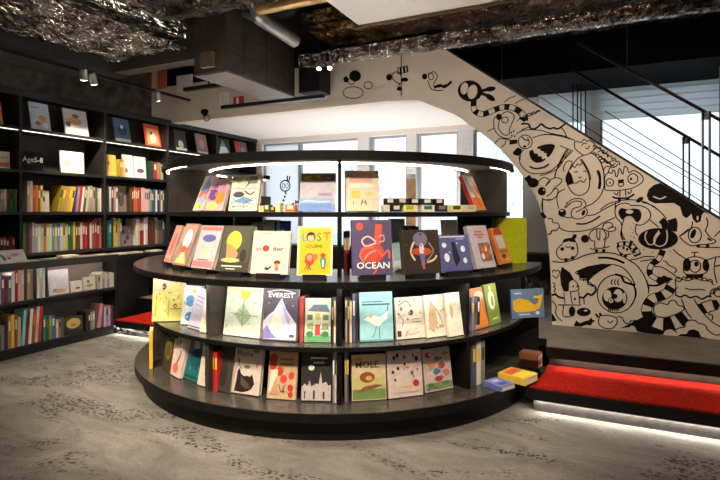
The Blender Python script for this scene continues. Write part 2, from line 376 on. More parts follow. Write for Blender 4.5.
L(a,[(330,192),(385,192),(405,225),(430,232),(465,215),(490,192),(520,215),(560,230),(590,222),(620,232),(655,212),(682,190)],12)
L(a,[(350,140),(400,125),(440,105),(485,82)],4); L(a,[(330,240),(400,212)],4); L(a,[(290,270),(360,240),(480,242),(560,265),(690,292)],4)
L(a,[(420,302),(520,275),(640,290),(720,312)],4); L(a,[(110,170),(115,230),(150,282),(210,308),(250,300)],4)
L(a,[(130,130),(112,150),(110,170)],4)
L(a,[(150,190),(150,230),(190,278),(232,275),(235,240),(258,180),(275,130),(240,98),(200,98),(165,130),(150,190)],4)
E(a,152,135,24,26); EO(a,200,160,26,24,4)
for q in ((250,262),(270,250),(255,287),(277,290)): E(a,q[0],q[1],7,8)
EO(a,362,335,55,55,5); L(a,[(335,295),(355,315),(385,325)],8); E(a,358,372,14,10); L(a,[(380,300),(395,340),(380,365)],4)
F(a,[(235,320),(300,316),(298,348),(238,358)],INK,False); F(a,[(262,420),(300,378),(338,396),(322,442)],INK,False)
L(a,[(60,250),(110,228)],4); L(a,[(118,352),(150,312),(190,310),(235,320)],4); L(a,[(205,320),(200,350),(170,380)],4)
L(a,[(320,480),(325,430),(350,400)],4)
F(a,[(465,372),(540,353),(598,360),(588,400),(560,445),(504,492),(450,502),(408,472),(394,420),(410,400)],INK,True)
F(a,[(400,395),(425,402),(436,428),(458,428),(468,452),(490,450),(500,475),(522,466),(528,480),(548,462),(530,445),(535,425),(512,425),(510,404),(488,408),(482,388),(462,394),(455,372),(425,378)],WALLM,False)
L(a,[(655,470),(680,420),(700,392)],4)
a = (500,150,8)
L(a,[(190,0),(165,30),(155,80),(175,130),(230,178),(310,190),(400,170),(470,110),(520,40),(545,0)],4)
F(a,[(100,20),(165,25),(150,50),(110,38)],INK,False)
L(a,[(235,132),(280,148),(340,142),(390,115)],11); L(a,[(215,212),(235,240),(262,262)],42); E(a,265,263,45,38)
E(a,335,330,33,35); E(a,350,320,7,7,0,WALLM)
L(a,[(310,252),(350,220),(400,245),(362,290)],4); L(a,[(365,285),(400,242),(450,222),(495,238),(480,270),(440,300),(410,345),(372,372)],4)
L(a,[(410,345),(440,310),(465,322),(450,372),(400,402),(345,395)],4); L(a,[(340,380),(342,480)],4); L(a,[(440,220),(450,170),(480,110),(540,50),(585,0)],4)
L(a,[(512,175),(510,130),(540,90),(575,95),(568,130),(530,210),(530,260)],4); F(a,[(548,165),(575,200),(592,268),(545,282),(522,235)],INK,False)
L(a,[(530,230),(545,290),(590,350),(640,362),(690,340),(715,290),(712,210),(680,130),(640,75)],4)
L(a,[(560,155),(580,130),(600,138),(620,112),(640,122),(660,105),(680,125),(690,145)],4); L(a,[(590,265),(620,262),(640,245),(670,258),(690,230)],4)
L(a,[(595,182),(610,172),(622,180)],4); L(a,[(665,172),(677,168),(688,178)],4); L(a,[(628,215),(640,225),(652,215)],4)
a = (540,120,8)
L(a,[(0,122),(80,115),(180,125),(280,165)],4); L(a,[(170,60),(200,100),(212,135)],4); L(a,[(160,205),(200,222),(245,242)],4)
L(a,[(210,240),(160,330),(125,420),(118,460)],4); L(a,[(245,245),(200,300),(150,380),(70,425),(0,445)],4)
F(a,[(0,210),(60,200),(118,202),(95,250),(60,290),(50,262),(20,250),(0,240)],INK,False); L(a,[(0,385),(40,375),(72,352)],12)
L(a,[(275,195),(285,172),(330,178),(350,155),(375,170),(400,165),(432,188),(440,220),(420,250),(380,275),(345,280),(310,255),(282,230)],4,closed=True)
L(a,[(335,205),(350,185),(375,192)],4); L(a,[(360,225),(385,228),(395,205)],4)
L(a,[(400,262),(450,290),(490,350),(508,410),(512,480)],5); L(a,[(330,310),(370,370),(400,440),(405,480)],4); L(a,[(245,380),(300,310),(345,285)],4)
L(a,[(425,232),(460,225),(490,242),(505,268),(545,275),(540,300)],4); L(a,[(475,320),(500,345),(520,320),(540,350)],4); L(a,[(555,345),(575,362),(605,345)],4)
L(a,[(520,440),(545,420),(560,385),(600,375),(625,350)],4); L(a,[(460,402),(478,440),(480,480)],15)
a = (540,180,8)
L(a,[(512,0),(510,60),(480,130),(425,185),(370,212)],4); L(a,[(480,0),(482,30),(474,72)],15)
L(a,[(200,70),(150,100),(135,150),(150,230)],4); E(a,178,262,32,33); E(a,175,246,12,8,0,WALLM)
L(a,[(195,222),(240,165),(300,148),(350,162),(368,205),(335,232),(290,258)],4); L(a,[(205,225),(250,180),(300,168),(335,182),(320,212),(270,228),(250,262),(262,300),(310,312),(360,292),(380,250),(352,212)],4)
E(a,348,262,13,25,25); E(a,215,182,6,6); E(a,237,195,6,6); L(a,[(185,292),(220,300),(255,302)],4)
L(a,[(375,285),(440,275),(520,230),(600,190),(645,172)],4); L(a,[(290,350),(360,350),(430,322),(482,288)],11)
L(a,[(155,380),(200,405),(300,412),(420,390),(500,345),(600,300)],4)
L(a,[(60,310),(95,310),(105,340),(142,345),(155,372),(130,402)],4); L(a,[(140,400),(95,408),(85,430),(60,434)],9); L(a,[(12,262),(45,305)],22)
L(a,[(20,160),(60,158),(95,155)],4); L(a,[(20,160),(15,210),(35,290)],4)
L(a,[(495,400),(515,350),(565,342),(580,368),(545,388)],4); L(a,[(540,390),(590,375),(607,390),(590,408),(545,412)],4)
L(a,[(605,180),(600,240)],1); L(a,[(720,195),(680,185),(620,202),(600,242),(610,300),(642,335),(655,372),(645,430),(660,480)],4)
F(a,[(628,270),(634,238),(655,224),(700,234),(750,228),(795,238),(812,275),(800,320),(772,338),(745,302),(718,288),(690,292),(665,316),(645,305)]); E(a,716,254,30,16,0,WALLM); L(a,[(672,312),(655,372),(650,440),(668,480)],4)
a = (590,150,8)
L(a,[(120,320),(118,215),(150,182),(175,187),(185,160),(200,175),(205,210),(220,208),(235,145),(262,195),(276,132),(300,145),(310,180),(350,165),(400,190),(425,225),(415,260),(370,290),(320,310),(210,325),(120,320)],4)
EO(a,158,260,30,30,4); E(a,160,262,8,8); EO(a,343,230,40,40,4); E(a,328,232,10,11)
F(a,[(222,240),(270,233),(270,264),(226,268)],INK,False); L(a,[(226,268),(235,290),(262,288),(270,264)],4)
L(a,[(240,322),(238,375)],4); L(a,[(285,318),(287,370)],4); L(a,[(190,340),(215,360),(225,335)],4); L(a,[(300,332),(315,350),(335,318)],4)
L(a,[(180,372),(210,385),(300,383),(355,352)],13); E(a,235,400,13,13); E(a,302,392,13,12); E(a,398,398,33,17,-35)
L(a,[(80,480),(150,430),(260,402),(360,400),(450,420),(545,480)],4); L(a,[(62,168),(80,230),(72,312)],17)
L(a,[(0,20),(50,50),(90,110),(113,200)],5); L(a,[(80,80),(120,70),(130,105),(165,92),(200,80)],4); L(a,[(105,165),(130,130),(160,135),(180,120)],4)
L(a,[(60,20),(90,5),(120,30),(140,10)],4)
a = (630,180,8)
F(a,[(190,40),(150,75),(133,125),(150,165),(200,188),(280,186),(350,184),(400,215),(420,285),(450,306),(478,285),(490,268),(500,310),(530,345),(565,330),(575,280),(590,258),(630,272),(560,225),(470,168),(300,58),(240,25)],INK,False)
L(a,[(185,132),(240,150),(288,132)],9,WALLM); E(a,540,305,8,18,0,WALLM)
L(a,[(248,318),(275,345),(290,395)],48); L(a,[(333,312),(345,350),(338,410)],58)
L(a,[(0,205),(80,205),(145,235),(165,290),(130,340),(80,362),(45,352)],4); L(a,[(95,178),(180,205),(250,262),(290,310)],4); L(a,[(160,318),(230,380)],4)
L(a,[(50,358),(42,410),(62,445)],4); L(a,[(395,450),(430,430),(490,380),(500,330)],4); L(a,[(610,300),(622,350),(600,410)],4); L(a,[(675,452),(722,405)],4)
for q in ((10,380),(22,420),(8,450),(30,350)): E(a,q[0],q[1],4,4)
a = (630,230,8)
STR(a,[(262,160),(245,205),(220,242),(175,275),(158,315),(165,360),(215,390),(270,400),(340,402)],44,8)
F(a,[(270,362),(345,395),(235,445),(205,405)],INK,False)
E(a,225,70,160,86)
L(a,[(135,10),(120,60),(150,115),(190,108),(208,60),(232,5)],8,WALLM); L(a,[(232,5),(195,60),(195,110),(235,130),(280,112),(298,60),(292,0)],8,WALLM); L(a,[(208,62),(240,20)],6,WALLM)
L(a,[(395,50),(430,90),(490,125),(560,118),(660,108),(685,85),(640,60),(600,0)],4); L(a,[(395,50),(440,15),(470,-10)],4)
E(a,505,30,20,40,22); E(a,635,76,24,8,30); EO(a,518,40,52,62,4); E(a,545,128,16,14); E(a,620,128,16,14); L(a,[(555,136),(640,140),(720,138)],4)
L(a,[(345,155),(390,195),(445,230)],5); L(a,[(600,245),(690,215),(722,214)],4); L(a,[(685,220),(672,320),(695,425)],5); L(a,[(680,292),(722,280)],11)
F(a,[(428,292),(442,240),(500,215),(560,220),(610,245),(630,292),(590,350),(448,352)],WALLM,True); L(a,[(428,292),(442,240),(500,215),(560,220),(610,245),(630,292),(590,350),(448,352)],4,closed=True)
E(a,455,278,33,53); E(a,605,280,26,48); E(a,530,272,19,21); EO(a,520,290,45,48,4); F(a,[(445,352),(588,352),(582,385),(450,385)],INK,False)
L(a,[(516,215),(516,178)],6); L(a,[(488,178),(548,178)],6)
L(a,[(365,440),(365,405),(395,412),(420,395),(460,405),(520,390),(580,405),(640,410),(670,440)],4)
L(a,[(265,245),(290,255),(310,280),(360,305),(370,330),(350,340)],4); L(a,[(190,290),(260,300),(340,350),(395,392)],4)
L(a,[(0,240),(60,230),(120,212),(200,215)],4); L(a,[(80,250),(150,240),(200,230)],3); L(a,[(0,245),(60,290),(120,380),(150,480)],5)
L(a,[(140,440),(200,445),(240,435)],14); STR(a,[(-20,95),(10,125),(40,165),(65,205)],55,8,0)
for q in ((110,155),(180,180),(320,170),(280,185),(20,90),(30,60)): E(a,q[0],q[1],6,4)
a = (545,230,8)
F(a,[(135,105),(150,75),(175,65),(212,62),(232,32),(255,35),(250,62),(238,72),(252,102),(190,90)],INK,False)
L(a,[(140,108),(95,160),(100,210),(142,235),(220,225),(262,180),(252,102)],4); E(a,138,152,16,15); E(a,222,145,15,14); E(a,168,238,14,14); E(a,222,222,14,14); L(a,[(160,130),(185,140),(205,128)],4)
E(a,320,70,32,31); L(a,[(370,85),(352,40),(385,0),(440,-10),(500,10),(508,50),(480,85),(470,140),(400,140),(398,90)],4,closed=True)
L(a,[(415,-5),(415,55),(435,80),(440,0)],4); L(a,[(470,80),(490,40),(470,0)],4); L(a,[(360,145),(380,155),(402,148)],4); L(a,[(470,145),(520,130)],4)
E(a,412,165,14,13); E(a,470,165,14,13)
STR(a,[(578,120),(640,108),(700,132),(745,175)],36,8); L(a,[(575,125),(590,170),(620,198),(690,190)],4); E(a,628,142,10,12); E(a,657,155,10,12); E(a,610,192,11,12); E(a,645,207,12,12)
L(a,[(60,250),(140,258),(240,235),(340,195),(440,180),(540,185),(620,210),(700,260)],4); L(a,[(425,222),(500,222),(570,237),(635,264)],15)
L(a,[(610,0),(620,40),(640,80)],4)
F(a,[(245,330),(340,290),(450,270),(548,272),(440,330),(385,370),(350,408),(330,388),(290,388),(278,352)],INK,False)
L(a,[(545,275),(620,300),(680,360),(722,440)],4); L(a,[(350,435),(400,450),(412,480)],4); L(a,[(240,340),(275,362),(285,398),(340,398),(350,435)],4)
L(a,[(60,360),(90,385),(110,355)],4); L(a,[(560,353),(610,370),(632,412),(680,430),(722,442)],15)
for x in (535,560,585): L(a,[(x+8,395),(x-6,415),(x+6,440)],4)
a = (545,275,8)
F(a,[(135,-68),(165,-45),(200,-20),(235,40),(195,48),(190,130),(150,132),(128,80),(120,0)],INK,False)
L(a,[(190,60),(215,35),(245,50),(265,80),(265,122),(200,132)],4); E(a,225,90,6,10); E(a,258,90,6,10)
L(a,[(150,140),(160,230)],4); L(a,[(205,135),(210,185),(220,232)],4); L(a,[(270,130),(278,232)],4); E(a,240,192,9,11); L(a,[(310,185),(315,235)],4)
L(a,[(55,160),(85,155),(110,175),(150,185)],14); L(a,[(272,175),(310,180),(340,150),(375,160),(405,125)],14); L(a,[(340,75),(390,80),(412,110),(405,140)],4)
L(a,[(105,238),(290,240)],7); E(a,217,290,26,41); E(a,310,295,56,34); E(a,325,284,15,7,0,WALLM); L(a,[(150,242),(145,325),(205,332)],4)
L(a,[(60,205),(90,250),(85,300),(105,340),(140,370)],4); F(a,[(55,300),(75,330),(95,365),(56,372)],INK,False)
F(a,[(228,408),(250,362),(278,385),(320,368),(348,362),(370,338),(380,358),(402,362),(375,385),(370,402),(330,398),(290,412)],INK,False)
EO(a,570,150,152,152,5); E(a,558,185,102,92); E(a,500,165,32,46,0,WALLM); E(a,585,165,38,52,0,WALLM); E(a,635,182,14,45,0,WALLM); E(a,555,170,26,20); E(a,528,205,24,24); E(a,528,205,18,18,0,WALLM); E(a,528,205,7,7)
F(a,[(482,238),(635,238),(600,265),(502,265)],INK,False)
for x in range(510,600,15): L(a,[(x,262),(x,288)],4)
L(a,[(435,330),(430,390),(480,425),(540,425),(577,380),(565,340),(510,323),(450,325)],5,closed=True); L(a,[(405,308),(425,338)],13); L(a,[(435,302),(452,325)],13)
L(a,[(500,365),(520,382),(545,365)],4); L(a,[(575,335),(612,337),(635,375),(672,392)],4); F(a,[(662,402),(722,372),(722,402)],INK,False)
a = (630,280,8)
STR(a,[(352,30),(325,60),(300,100),(240,130),(180,150),(145,195),(132,245),(150,300)],84,8,0)
F(a,[(-80,385),(0,350),(90,300),(180,262),(215,300),(262,300),(330,285),(400,245),(430,245),(490,320),(430,380),(360,395),(330,420),(270,440),(100,420),(50,405),(30,372)],INK,False)
F(a,[(215,302),(265,300),(262,402),(175,370)],WALLM,False); F(a,[(322,292),(352,280),(425,375),(365,390)],WALLM,False); F(a,[(408,245),(435,240),(490,310),(470,320)],WALLM,False)
F(a,[(190,250),(195,205),(240,182),(275,190),(300,195),(320,168),(360,165),(385,200),(430,215),(420,245),(350,280),(270,300),(210,285)],WALLM)
L(a,[(190,250),(195,205),(240,182),(275,190),(300,195),(320,168),(360,165),(385,200),(430,215),(420,245),(350,280),(270,300),(210,285)],4,closed=True)
L(a,[(360,115),(400,135),(440,120),(480,140),(530,130),(575,152),(620,130),(652,130)],12); L(a,[(365,110),(365,40),(360,0)],4); L(a,[(440,65),(490,76),(560,74),(602,82)],6)
L(a,[(640,130),(645,90),(680,65),(722,70)],4); EO(a,705,105,30,28,4)
L(a,[(410,150),(450,250),(492,302)],6); L(a,[(510,150),(560,230),(650,330),(722,372)],6); F(a,[(530,195),(572,182),(622,262),(590,272)],INK,False)
F(a,[(650,158),(692,158),(718,200),(700,240),(678,242),(662,200)],INK,False); L(a,[(572,182),(650,158)],5); L(a,[(622,262),(650,250),(678,242)],5); L(a,[(625,270),(660,285),(655,320)],4)
F(a,[(395,440),(400,400),(440,360),(460,325),(510,318),(550,345),(600,360),(622,400),(682,440),(722,430),(722,490),(440,490)],WALLM); 
L(a,[(360,400),(400,380),(438,375),(440,350),(460,325),(510,320),(550,345),(600,360),(622,400),(682,440),(722,430)],5)
F(a,[(450,430),(470,400),(510,393),(550,410),(565,450),(630,470),(385,446),(400,432)],INK,False)
F(a,[(262,432),(280,402),(330,390),(372,420),(372,450),(270,440)],WALLM); L(a,[(262,432),(280,402),(330,390),(372,420)],5)
F(a,[(0,370),(30,368),(52,400),(55,430),(0,420)],WALLM)
L(a,[(0,30),(40,60),(46,130),(0,215)],6); L(a,[(130,0),(150,60),(145,110)],5)
def CL(o, pts, r, w=4):
    P = smooth_path([Vector(q) for q in pts], 8); acc = 0; last = P[0]; out = [tuple(P[0])]; n_ = 0
    for i in range(1, len(P)):
        if (P[i]-last).length > r*1.5:
            d = P[i]-last; m = (P[i]+last)/2; nn = Vector((d.y,-d.x)).normalized()*r*.75
            L(o, [tuple(last), tuple(last*.75+P[i]*.25+nn*.85), tuple(m+nn), tuple(last*.25+P[i]*.75+nn*.85), tuple(P[i])], w); last = P[i].copy()
CL((540,120,8),[(420,215),(480,240),(530,290),(600,330),(640,370)],22,3)
CL((540,120,8),[(470,300),(520,340),(590,370)],18,3)
CL((590,150,8),[(20,30),(80,60),(140,110),(200,150)],18,3)
CL((480,100,8),[(350,150),(400,120),(450,110),(490,90)],22,3)
CL((545,230,8),[(60,340),(100,330),(130,370)],20,3); CL((545,275,8),[(60,60),(70,120),(60,165)],20,3)
CL((630,280,8),[(640,140),(700,80),(730,60)],24,3); CL((630,280,8),[(0,350),(40,330),(90,370)],20,3)
CL((630,230,8),[(360,400),(450,395),(560,395),(660,420)],26,3)
CL((545,230,8),[(250,350),(300,400),(360,440),(400,480)],24,3)
a = (330,50,4.8)
E(a,122,125,28,27); E(a,78,142,12,15); L(a,ell(112,205,48,28,0,12),3,closed=True); EO(a,185,170,20,17,3); EO(a,105,150,16,16,3)
E(a,285,132,14,15); L(a,[(343,20),(343,220)],3); STR(a,[(325,100),(350,97),(375,90)],28,7); L(a,[(298,125),(318,155),(345,158),(340,120),(318,105)],3,closed=True); E(a,360,143,17,10); E(a,335,187,13,10); L(a,[(335,160),(330,180)],3)
E(a,455,128,13,14); L(a,[(470,118),(500,105),(516,130),(498,165),(520,180),(560,165)],3); L(a,[(470,145),(490,190),(545,195)],3); L(a,[(500,182),(530,170),(552,178),(585,152)],10); EO(a,486,128,12,16,3)
a = (205,113,1); E(a,0,-1,4,3); L(a,[(-3,-1),(0,3),(3,0)],1); EO(a,2,5,3,3,.6)
mu.build('mural_drawing', mural_wall)['kind'] = 'structure'
# rabbit doodle on the pale back wall
dd = MB(); 
def mb2(q): p = onY(230+q[0]/6, 140+q[1]/6, YB); return Vector((p.x, p.z))
def dl(pts, w, closed=False):
    P = smooth_path([mb2(q) for q in pts], 4, closed)
    if closed: P.append(P[0])
    A_, B_ = ribbon(P, w); n = len(P); dd.add([(p.x,YB-.006,p.y) for p in A_]+[(p.x,YB-.006,p.y) for p in B_], [(i,i+1,n+i+1,n+i) for i in range(n-1)], INK)
dl(ell(332,275,29,32,0,14),.022,True); dl([(345,215),(345,245)],.03); dl([(361,216),(354,250)],.025); dl(ell(322,275,8,14,0,8),.012,True); dl(ell(343,275,8,14,0,8),.012,True)
for q in ((335,318),(330,340),(322,362),(317,388),(315,410),(318,435)): dl([(q[0]-5,q[1]+3),(q[0]+5,q[1]-3)],.035)
dl([(370,392),(385,378)],.03); dl([(395,362),(397,385)],.03); dl([(405,365),(408,380)],.03)
struct(dd.build('trim_5'))
# ================= ISLAND FRAME =================
C0 = FW*5.036+RT*(-.193); CX, CY = C0.x, C0.y
def pa(al, r): return (CX+r*math.sin(al), CY-r*math.cos(al))
def phi_px(px, r):
    lo, hi = R(-72), R(72)
    for _ in range(50):
        m = (lo+hi)/2; x = 360+FOC*(-.193+r*math.sin(m))/(5.036-r*math.cos(m))
        if x < px: lo = m
        else: hi = m
    return (lo+hi)/2
A0, A1 = R(-108), R(97)
def arcpoly(mb, r0, r1, a0, a1, z0, z1, m, n=72):
    pts = [pa(a0+(a1-a0)*i/n, r1) for i in range(n+1)]+[pa(a1+(a0-a1)*i/n, r0) for i in range(n+1)]
    # build as quads so curved faces stay clean
    N_ = n+1; vs = []
    for z in (z0, z1):
        for i in range(N_): vs.append((*pa(a0+(a1-a0)*i/n, r0), z))
        for i in range(N_): vs.append((*pa(a0+(a1-a0)*i/n, r1), z))
    fs = []
    for i in range(n):
        a, b, c, d = i, i+1, N_+i+1, N_+i; o = 2*N_
        fs += [(a,b,c,d), (a+o,d+o,c+o,b+o), (a,a+o,b+o,b), (d,c,c+o,d+o)]
    o = 2*N_; fs += [(0,N_,N_+o,o), (n,n+o,N_+n+o,N_+n)]
    mb.add(vs, fs, m); return mb
# ================= STAGE AND RED STEPS =================
WOODS = mat((.17,.145,.12), rough=.45, var=.3, nscale=6, bump=.05, name='grey_brown_boards')
SPK = foil_mat((.12,.11,.10), (.03,.028,.026), 'speckled_dark_riser', .55)
RED = mat((.62,.022,.012), rough=.95, var=.35, nscale=60, bump=1, bscale=220, spec=.1, name='red_carpet')
ro, ri = 1.905, 1.10
def aY(Y, r): return math.acos((CY-Y)/r)   # angle where circle r crosses Y on the right
def circ(a, b, r, n=30): return [pa(a+(b-a)*i/n, r) for i in range(n+1)]
def stage(ins):
    p = [(X1,4.47+ins)]+circ(aY(4.47+ins,ro), R(99), ro)+circ(R(99), R(-110), ri, 60)+circ(R(-110), -aY(4.75+ins,ro), ro)
    return p+[(-5.49,4.75+ins),(-5.49,YB),(X1,YB)]
st = MB(); st.poly(stage(0), .276, .338, BLK); st.poly(stage(.025), .338, .342, WOODS); st.box(pa(aY(4.485,ro),ro)[0]+.01, X1, 4.471, 4.486, .252, .2755, BLK)
stg = struct(st.build('stage_platform'), 'raised stage floor of grey-brown boards with a black front edge')
rs = MB(); rs.box(pa(aY(4.56,ro),ro)[0]+.02, X1, 4.56, 4.62, .175, .276, BRN); rs.box(-5.49, pa(-aY(4.85,ro),ro)[0], 4.86, 4.9, .175, .276, BRN)
rs.build('riser', stg)['kind'] = 'structure'
RIS = mat((.06,.054,.047), rough=.6, var=.25, nscale=20, name='grey_riser')
def step(name, Y0, Y1, right, lab):
    if right: p = [(X1,Y0)]+circ(aY(Y0,ro), aY(Y1,ro), ro)+[(X1,Y1)]; q = [(X1,Y0+.03)]+circ(aY(Y0+.03,ro+.01), aY(Y1,ro+.01), ro+.01)+[(X1,Y1)]
    else: p = [(-5.255,Y0)]+circ(-aY(Y0,ro), -aY(Y1,ro), ro)+[(-5.255,Y1)]; q = p
    s_ = MB(); s_.poly(p, .09, .158, BLK); x = p[1][0]+(.05 if right else -.05)
    xe = X1 if right else -5.255
    s_.box(min(x,xe), max(x,xe), Y0+.018, Y0+.04, 0, .09, SPK if not right else RIS); s_.box(min(x-.0,xe), max(x,xe), Y0-.005, Y0-.0005, .082, .157, BLK)
    o = s_.build(name); tag(o, lab, 'step')
    ip = [(a_, b_+ (.004 if b_ == Y0 else 0)) for a_, b_ in q]
    MB().poly(ip, .158, .172, RED).build('red_carpet', o)
    MB().box(min(x+(.01 if right else -.01),xe), max(x+(.01 if right else -.01),xe), Y0+.001, Y0+.013, .083, .0895, LEDF).build('light_strip', o)
    return o
step('carpeted_step', 3.915, 4.558, True, 'long low red carpeted step with a glowing strip beneath, right of the round shelf')
step('carpeted_step', 4.26, 4.855, False, 'short low red carpeted step between the tall bookcase and the round shelf')
# light strip under the stage edge that washes the carpet
MB().box(-.35, X1-.1, 4.505, 4.525, .266, .2755, LEDS).build('light_strip', stg)['kind'] = 'structure'
# ================= STAIR AND RAILINGS =================
stf = MB(); k = 0; x = top0[0]
def ztop(X): return top0[1]+slope*(X-top0[0])
n = 14; 
for i in range(n):
    xa = top0[0]+.05+i*.24; zt = ztop(xa+.24)-.02
    stf.box(xa, xa+.24, 5.51, 6.2, zt-.20, zt, DK)
struct(stf.build('stair_flight'))
def railing(Y, hand, posts, cables, lab, hr=.02, verticals=()):
    e = empty('stair_railing', (onY(posts[0][0], posts[0][2], Y)) if posts else onY(*hand[1], Y)); tag(e, lab, 'railing', None); o = e.location
    def W(px, py): return onY(px, py, Y)-o
    def ext(a, b, k):  # extend the line past b
        return b+(b-a)*k
    a, b = W(*hand[0]), W(*hand[1]); MB().tube([a, ext(a,b,.35)], hr, BLKM, 8).build('handrail', e, smooth=True)
    for (x, y0, y1) in posts:
        p0, p1 = W(x-2.4, y0), W(x-2.4, y1); q = MB()
        for d in (0, .052): q.box(p0.x+d-.006, p0.x+d+.008, -.02, .02, p1.z-.03, p0.z, BLKM)
        q.box(p0.x-.008, p0.x+.06, -.02, .02, p0.z-.07, p0.z, BLKM); q.build('post', e)
    for c in cables:
        a, b = W(*c[0]), W(*c[1]); MB().tube([a, ext(a,b,.2)], .0045, BLKM, 6).build('cable', e)
    for (x, y0, y1) in verticals:
        MB().tube([W(x,y1), W(x,y0)], .008, BLKM, 6).build('upright', e)
    return e
railing(5.44, ((577,42),(720,120)), [(705,112,212)], [((540,84),(702,181)),((540,97),(702,202)),((605,111),(720,184))], 'black near railing with thin cables up the right side of the stairs', .015)
railing(6.12, ((572,70),(720,156)), [(685.5,137,203)], [((600,128),(720,196))], 'black far railing with double upright post behind the first railing', .015, [(573,84,128),(577.5,84,131),(581,84,133),(585.5,84,136)])
# hanging wire
tag(MB().tube([onY(627,27,5.9), onY(627,72,5.9)], .004, mat((.3,.28,.25), rough=.4, metal=.6), 6).build('hanging_wire'), 'thin pale wire hanging from the foil ceiling above the stairs', 'wire')
tag(MB().tube([onY(502,36,5.9), onY(502,88,5.9)], .004, mat((.3,.28,.25), rough=.4, metal=.6), 6).build('hanging_wire'), 'thin pale wire hanging beside the top of the mural', 'wire')
# grey column at the far right edge
struct(MB().box(1.12,1.5,6.35,6.7,.342,3.02,GRY).build('trim_6'))
# ================= CEILING SERVICES =================
from mathutils import noise as mn
def foil_grid(name, x0, x1, y0, y1, z, amp, m, step_=.05, lip=.25):
    nx, ny = int((x1-x0)/step_), int((y1-y0)/step_); mb = MB(); vs = []
    for j in range(ny+1):
        for i in range(nx+1):
            X, Y = x0+(x1-x0)*i/nx, y0+(y1-y0)*j/ny
            h = mn.fractal(Vector((X*2.2, Y*5, z)), .8, 2.2, 5)*amp+abs(mn.noise(Vector((X*7, Y*7, 3))))*amp*.7
            vs.append((X, Y, z+h))
    fs = [(j*(nx+1)+i, j*(nx+1)+i+1, (j+1)*(nx+1)+i+1, (j+1)*(nx+1)+i) for j in range(ny) for i in range(nx)]
    o_ = len(vs)
    mb.add(vs, fs, m); mb.box(x0,x1,y0,y1,z+amp*1.6,z+amp*1.6+lip,m)
    return struct(mb.build(name))
foil_grid('ceiling_foil', -4.78, -3.72, 1.6, 3.83, 3.06, .06, FOIL, .035)
foil_grid('ceiling_foil', -3.7, -2.35, 1.8, 3.6, 3.22, .06, FOILD, .05)
foil_grid('ceiling_foil', -2.9, X1-.02, 4.64, 5.33, 3.40, .025, FOILG, .05, .12)
foil_grid('ceiling_foil', -1.6, X1-.02, 5.36, 6.2, 3.42, .03, FOILD, .05, .12)
# beams
struct(MB().box(-4.97,-4.79,.6,4.05,2.95,HC,DK).build('ceiling_beam'))
struct(MB().box(-4.785,-3.2,3.86,4.02,2.96,HC,mat((.06,.05,.042), rough=.6, var=.2, name='brown_steel')).build('ceiling_beam'))
struct(MB().box(-5.86,-4.98,.6,4.02,3.05,3.1,DKP).build('ceiling_panel'))
struct(MB().box(-2.2,X1-.02,2.6,4.58,3.30,3.36,WCEIL).box(-2.22,X1-.02,4.58,4.60,3.27,3.37,mat((.12,.08,.04), rough=.4, metal=.6, name='bronze_edge')).build('ceiling_board'))
# foil wrapped pipe
pts = []; rad = []
L_ = X1-.05+3.05
for i in range(141):
    X = -3.05+L_*i/140; pts.append((X, 4.9+.012*mn.noise(Vector((X*3,0,0))), 3.13+.012*mn.noise(Vector((X*3,5,0))))); rad.append(.08+.016*mn.noise(Vector((X*9,2,0)))+.01*mn.noise(Vector((X*25,2,0))))
tag(MB().tube(pts, .08, FOIL, 16, True, rad).build('foil_wrapped_pipe', smooth=True), 'long pipe wrapped in crumpled silver foil running under the ceiling above the mural', 'pipe')
tag(MB().tube([(-2.95,3.95,3.36),(-.3,3.95,3.36)], .055, mat((.5,.33,.14), rough=.35, metal=.6, var=.25, nscale=12, name='brass_lagging'), 16).build('ceiling_pipe'), 'brass-coloured pipe at the top, right of the dark duct box', 'pipe')
tag(MB().tube([(-3.5,3.66,3.42),(-2.2,3.55,3.46)], .055, mat((.5,.33,.14), rough=.35, metal=.6, var=.25, nscale=12), 16).build('ceiling_pipe'), 'brass-coloured pipe above the near corner of the duct box', 'pipe')
fp = [(-2.99,3.80,3.62),(-2.98,3.90,3.48)]; fr_ = [.062,.062]
for i in range(61):
    t = i/60; fp.append((-2.97+.02*t, 3.98+.62*t, 3.30-.05*t)); fr_.append(.062+(.006 if i % 2 else -.004))
tag(MB().tube(fp, .06, GALV, 14, True, fr_).build('flexible_duct'), 'ribbed silver flexible duct poking out beside the dark duct box', 'duct')
# duct box
e = tag(empty('duct_box', (-3.56,3.76,2.75)), 'big dark duct box hanging from the ceiling left of centre', 'duct')
DB = mat((.085,.07,.06), rough=.42, metal=.5, var=.3, nscale=5, name='dark_duct_steel')
MB().box(0,.39,0,1.17,.02,.60,DB).build('housing', e, bevel=.006)
b_ = MB(); b_.box(.0,.39,.0,1.17,0,.019,mat((.20,.18,.16), rough=.45, metal=.4, var=.15, name='grey_tray')); b_.build('bottom_tray', e)
b_ = MB()
for y in (.25,.62,.98): b_.box(.3905,.397,y,y+.02,.03,.58,DB)
for z in (.2,.4): b_.box(.3905,.396,0,1.17,z,z+.008,BLKM)
b_.build('ribs', e)
MB().box(.12,.26,-.05,-.001,.06,.2,mat((.16,.11,.07), rough=.5, var=.3, name='rusty_plate')).build('junction_box', e)
for x in (.04,.35): MB().tube([(x,.15,.6),(x,.15,.87)], .008, GALV, 6).build('hanger_rod', e)
tag(MB().box(-3.13,-2.86,4.95,5.2,2.80,3.34,BLK).build('duct_end_box'), 'black upright box hanging beyond the right end of the duct box', 'duct')
tag(MB().box(-4.25,-3.58,4.32,4.37,2.80,2.84,BLKM).tube([(-3.9,4.345,2.84),(-3.9,4.345,HC)],.01,BLKM,6).build('lighting_track'), 'black horizontal lighting track left of the dark duct box', 'lighting track')
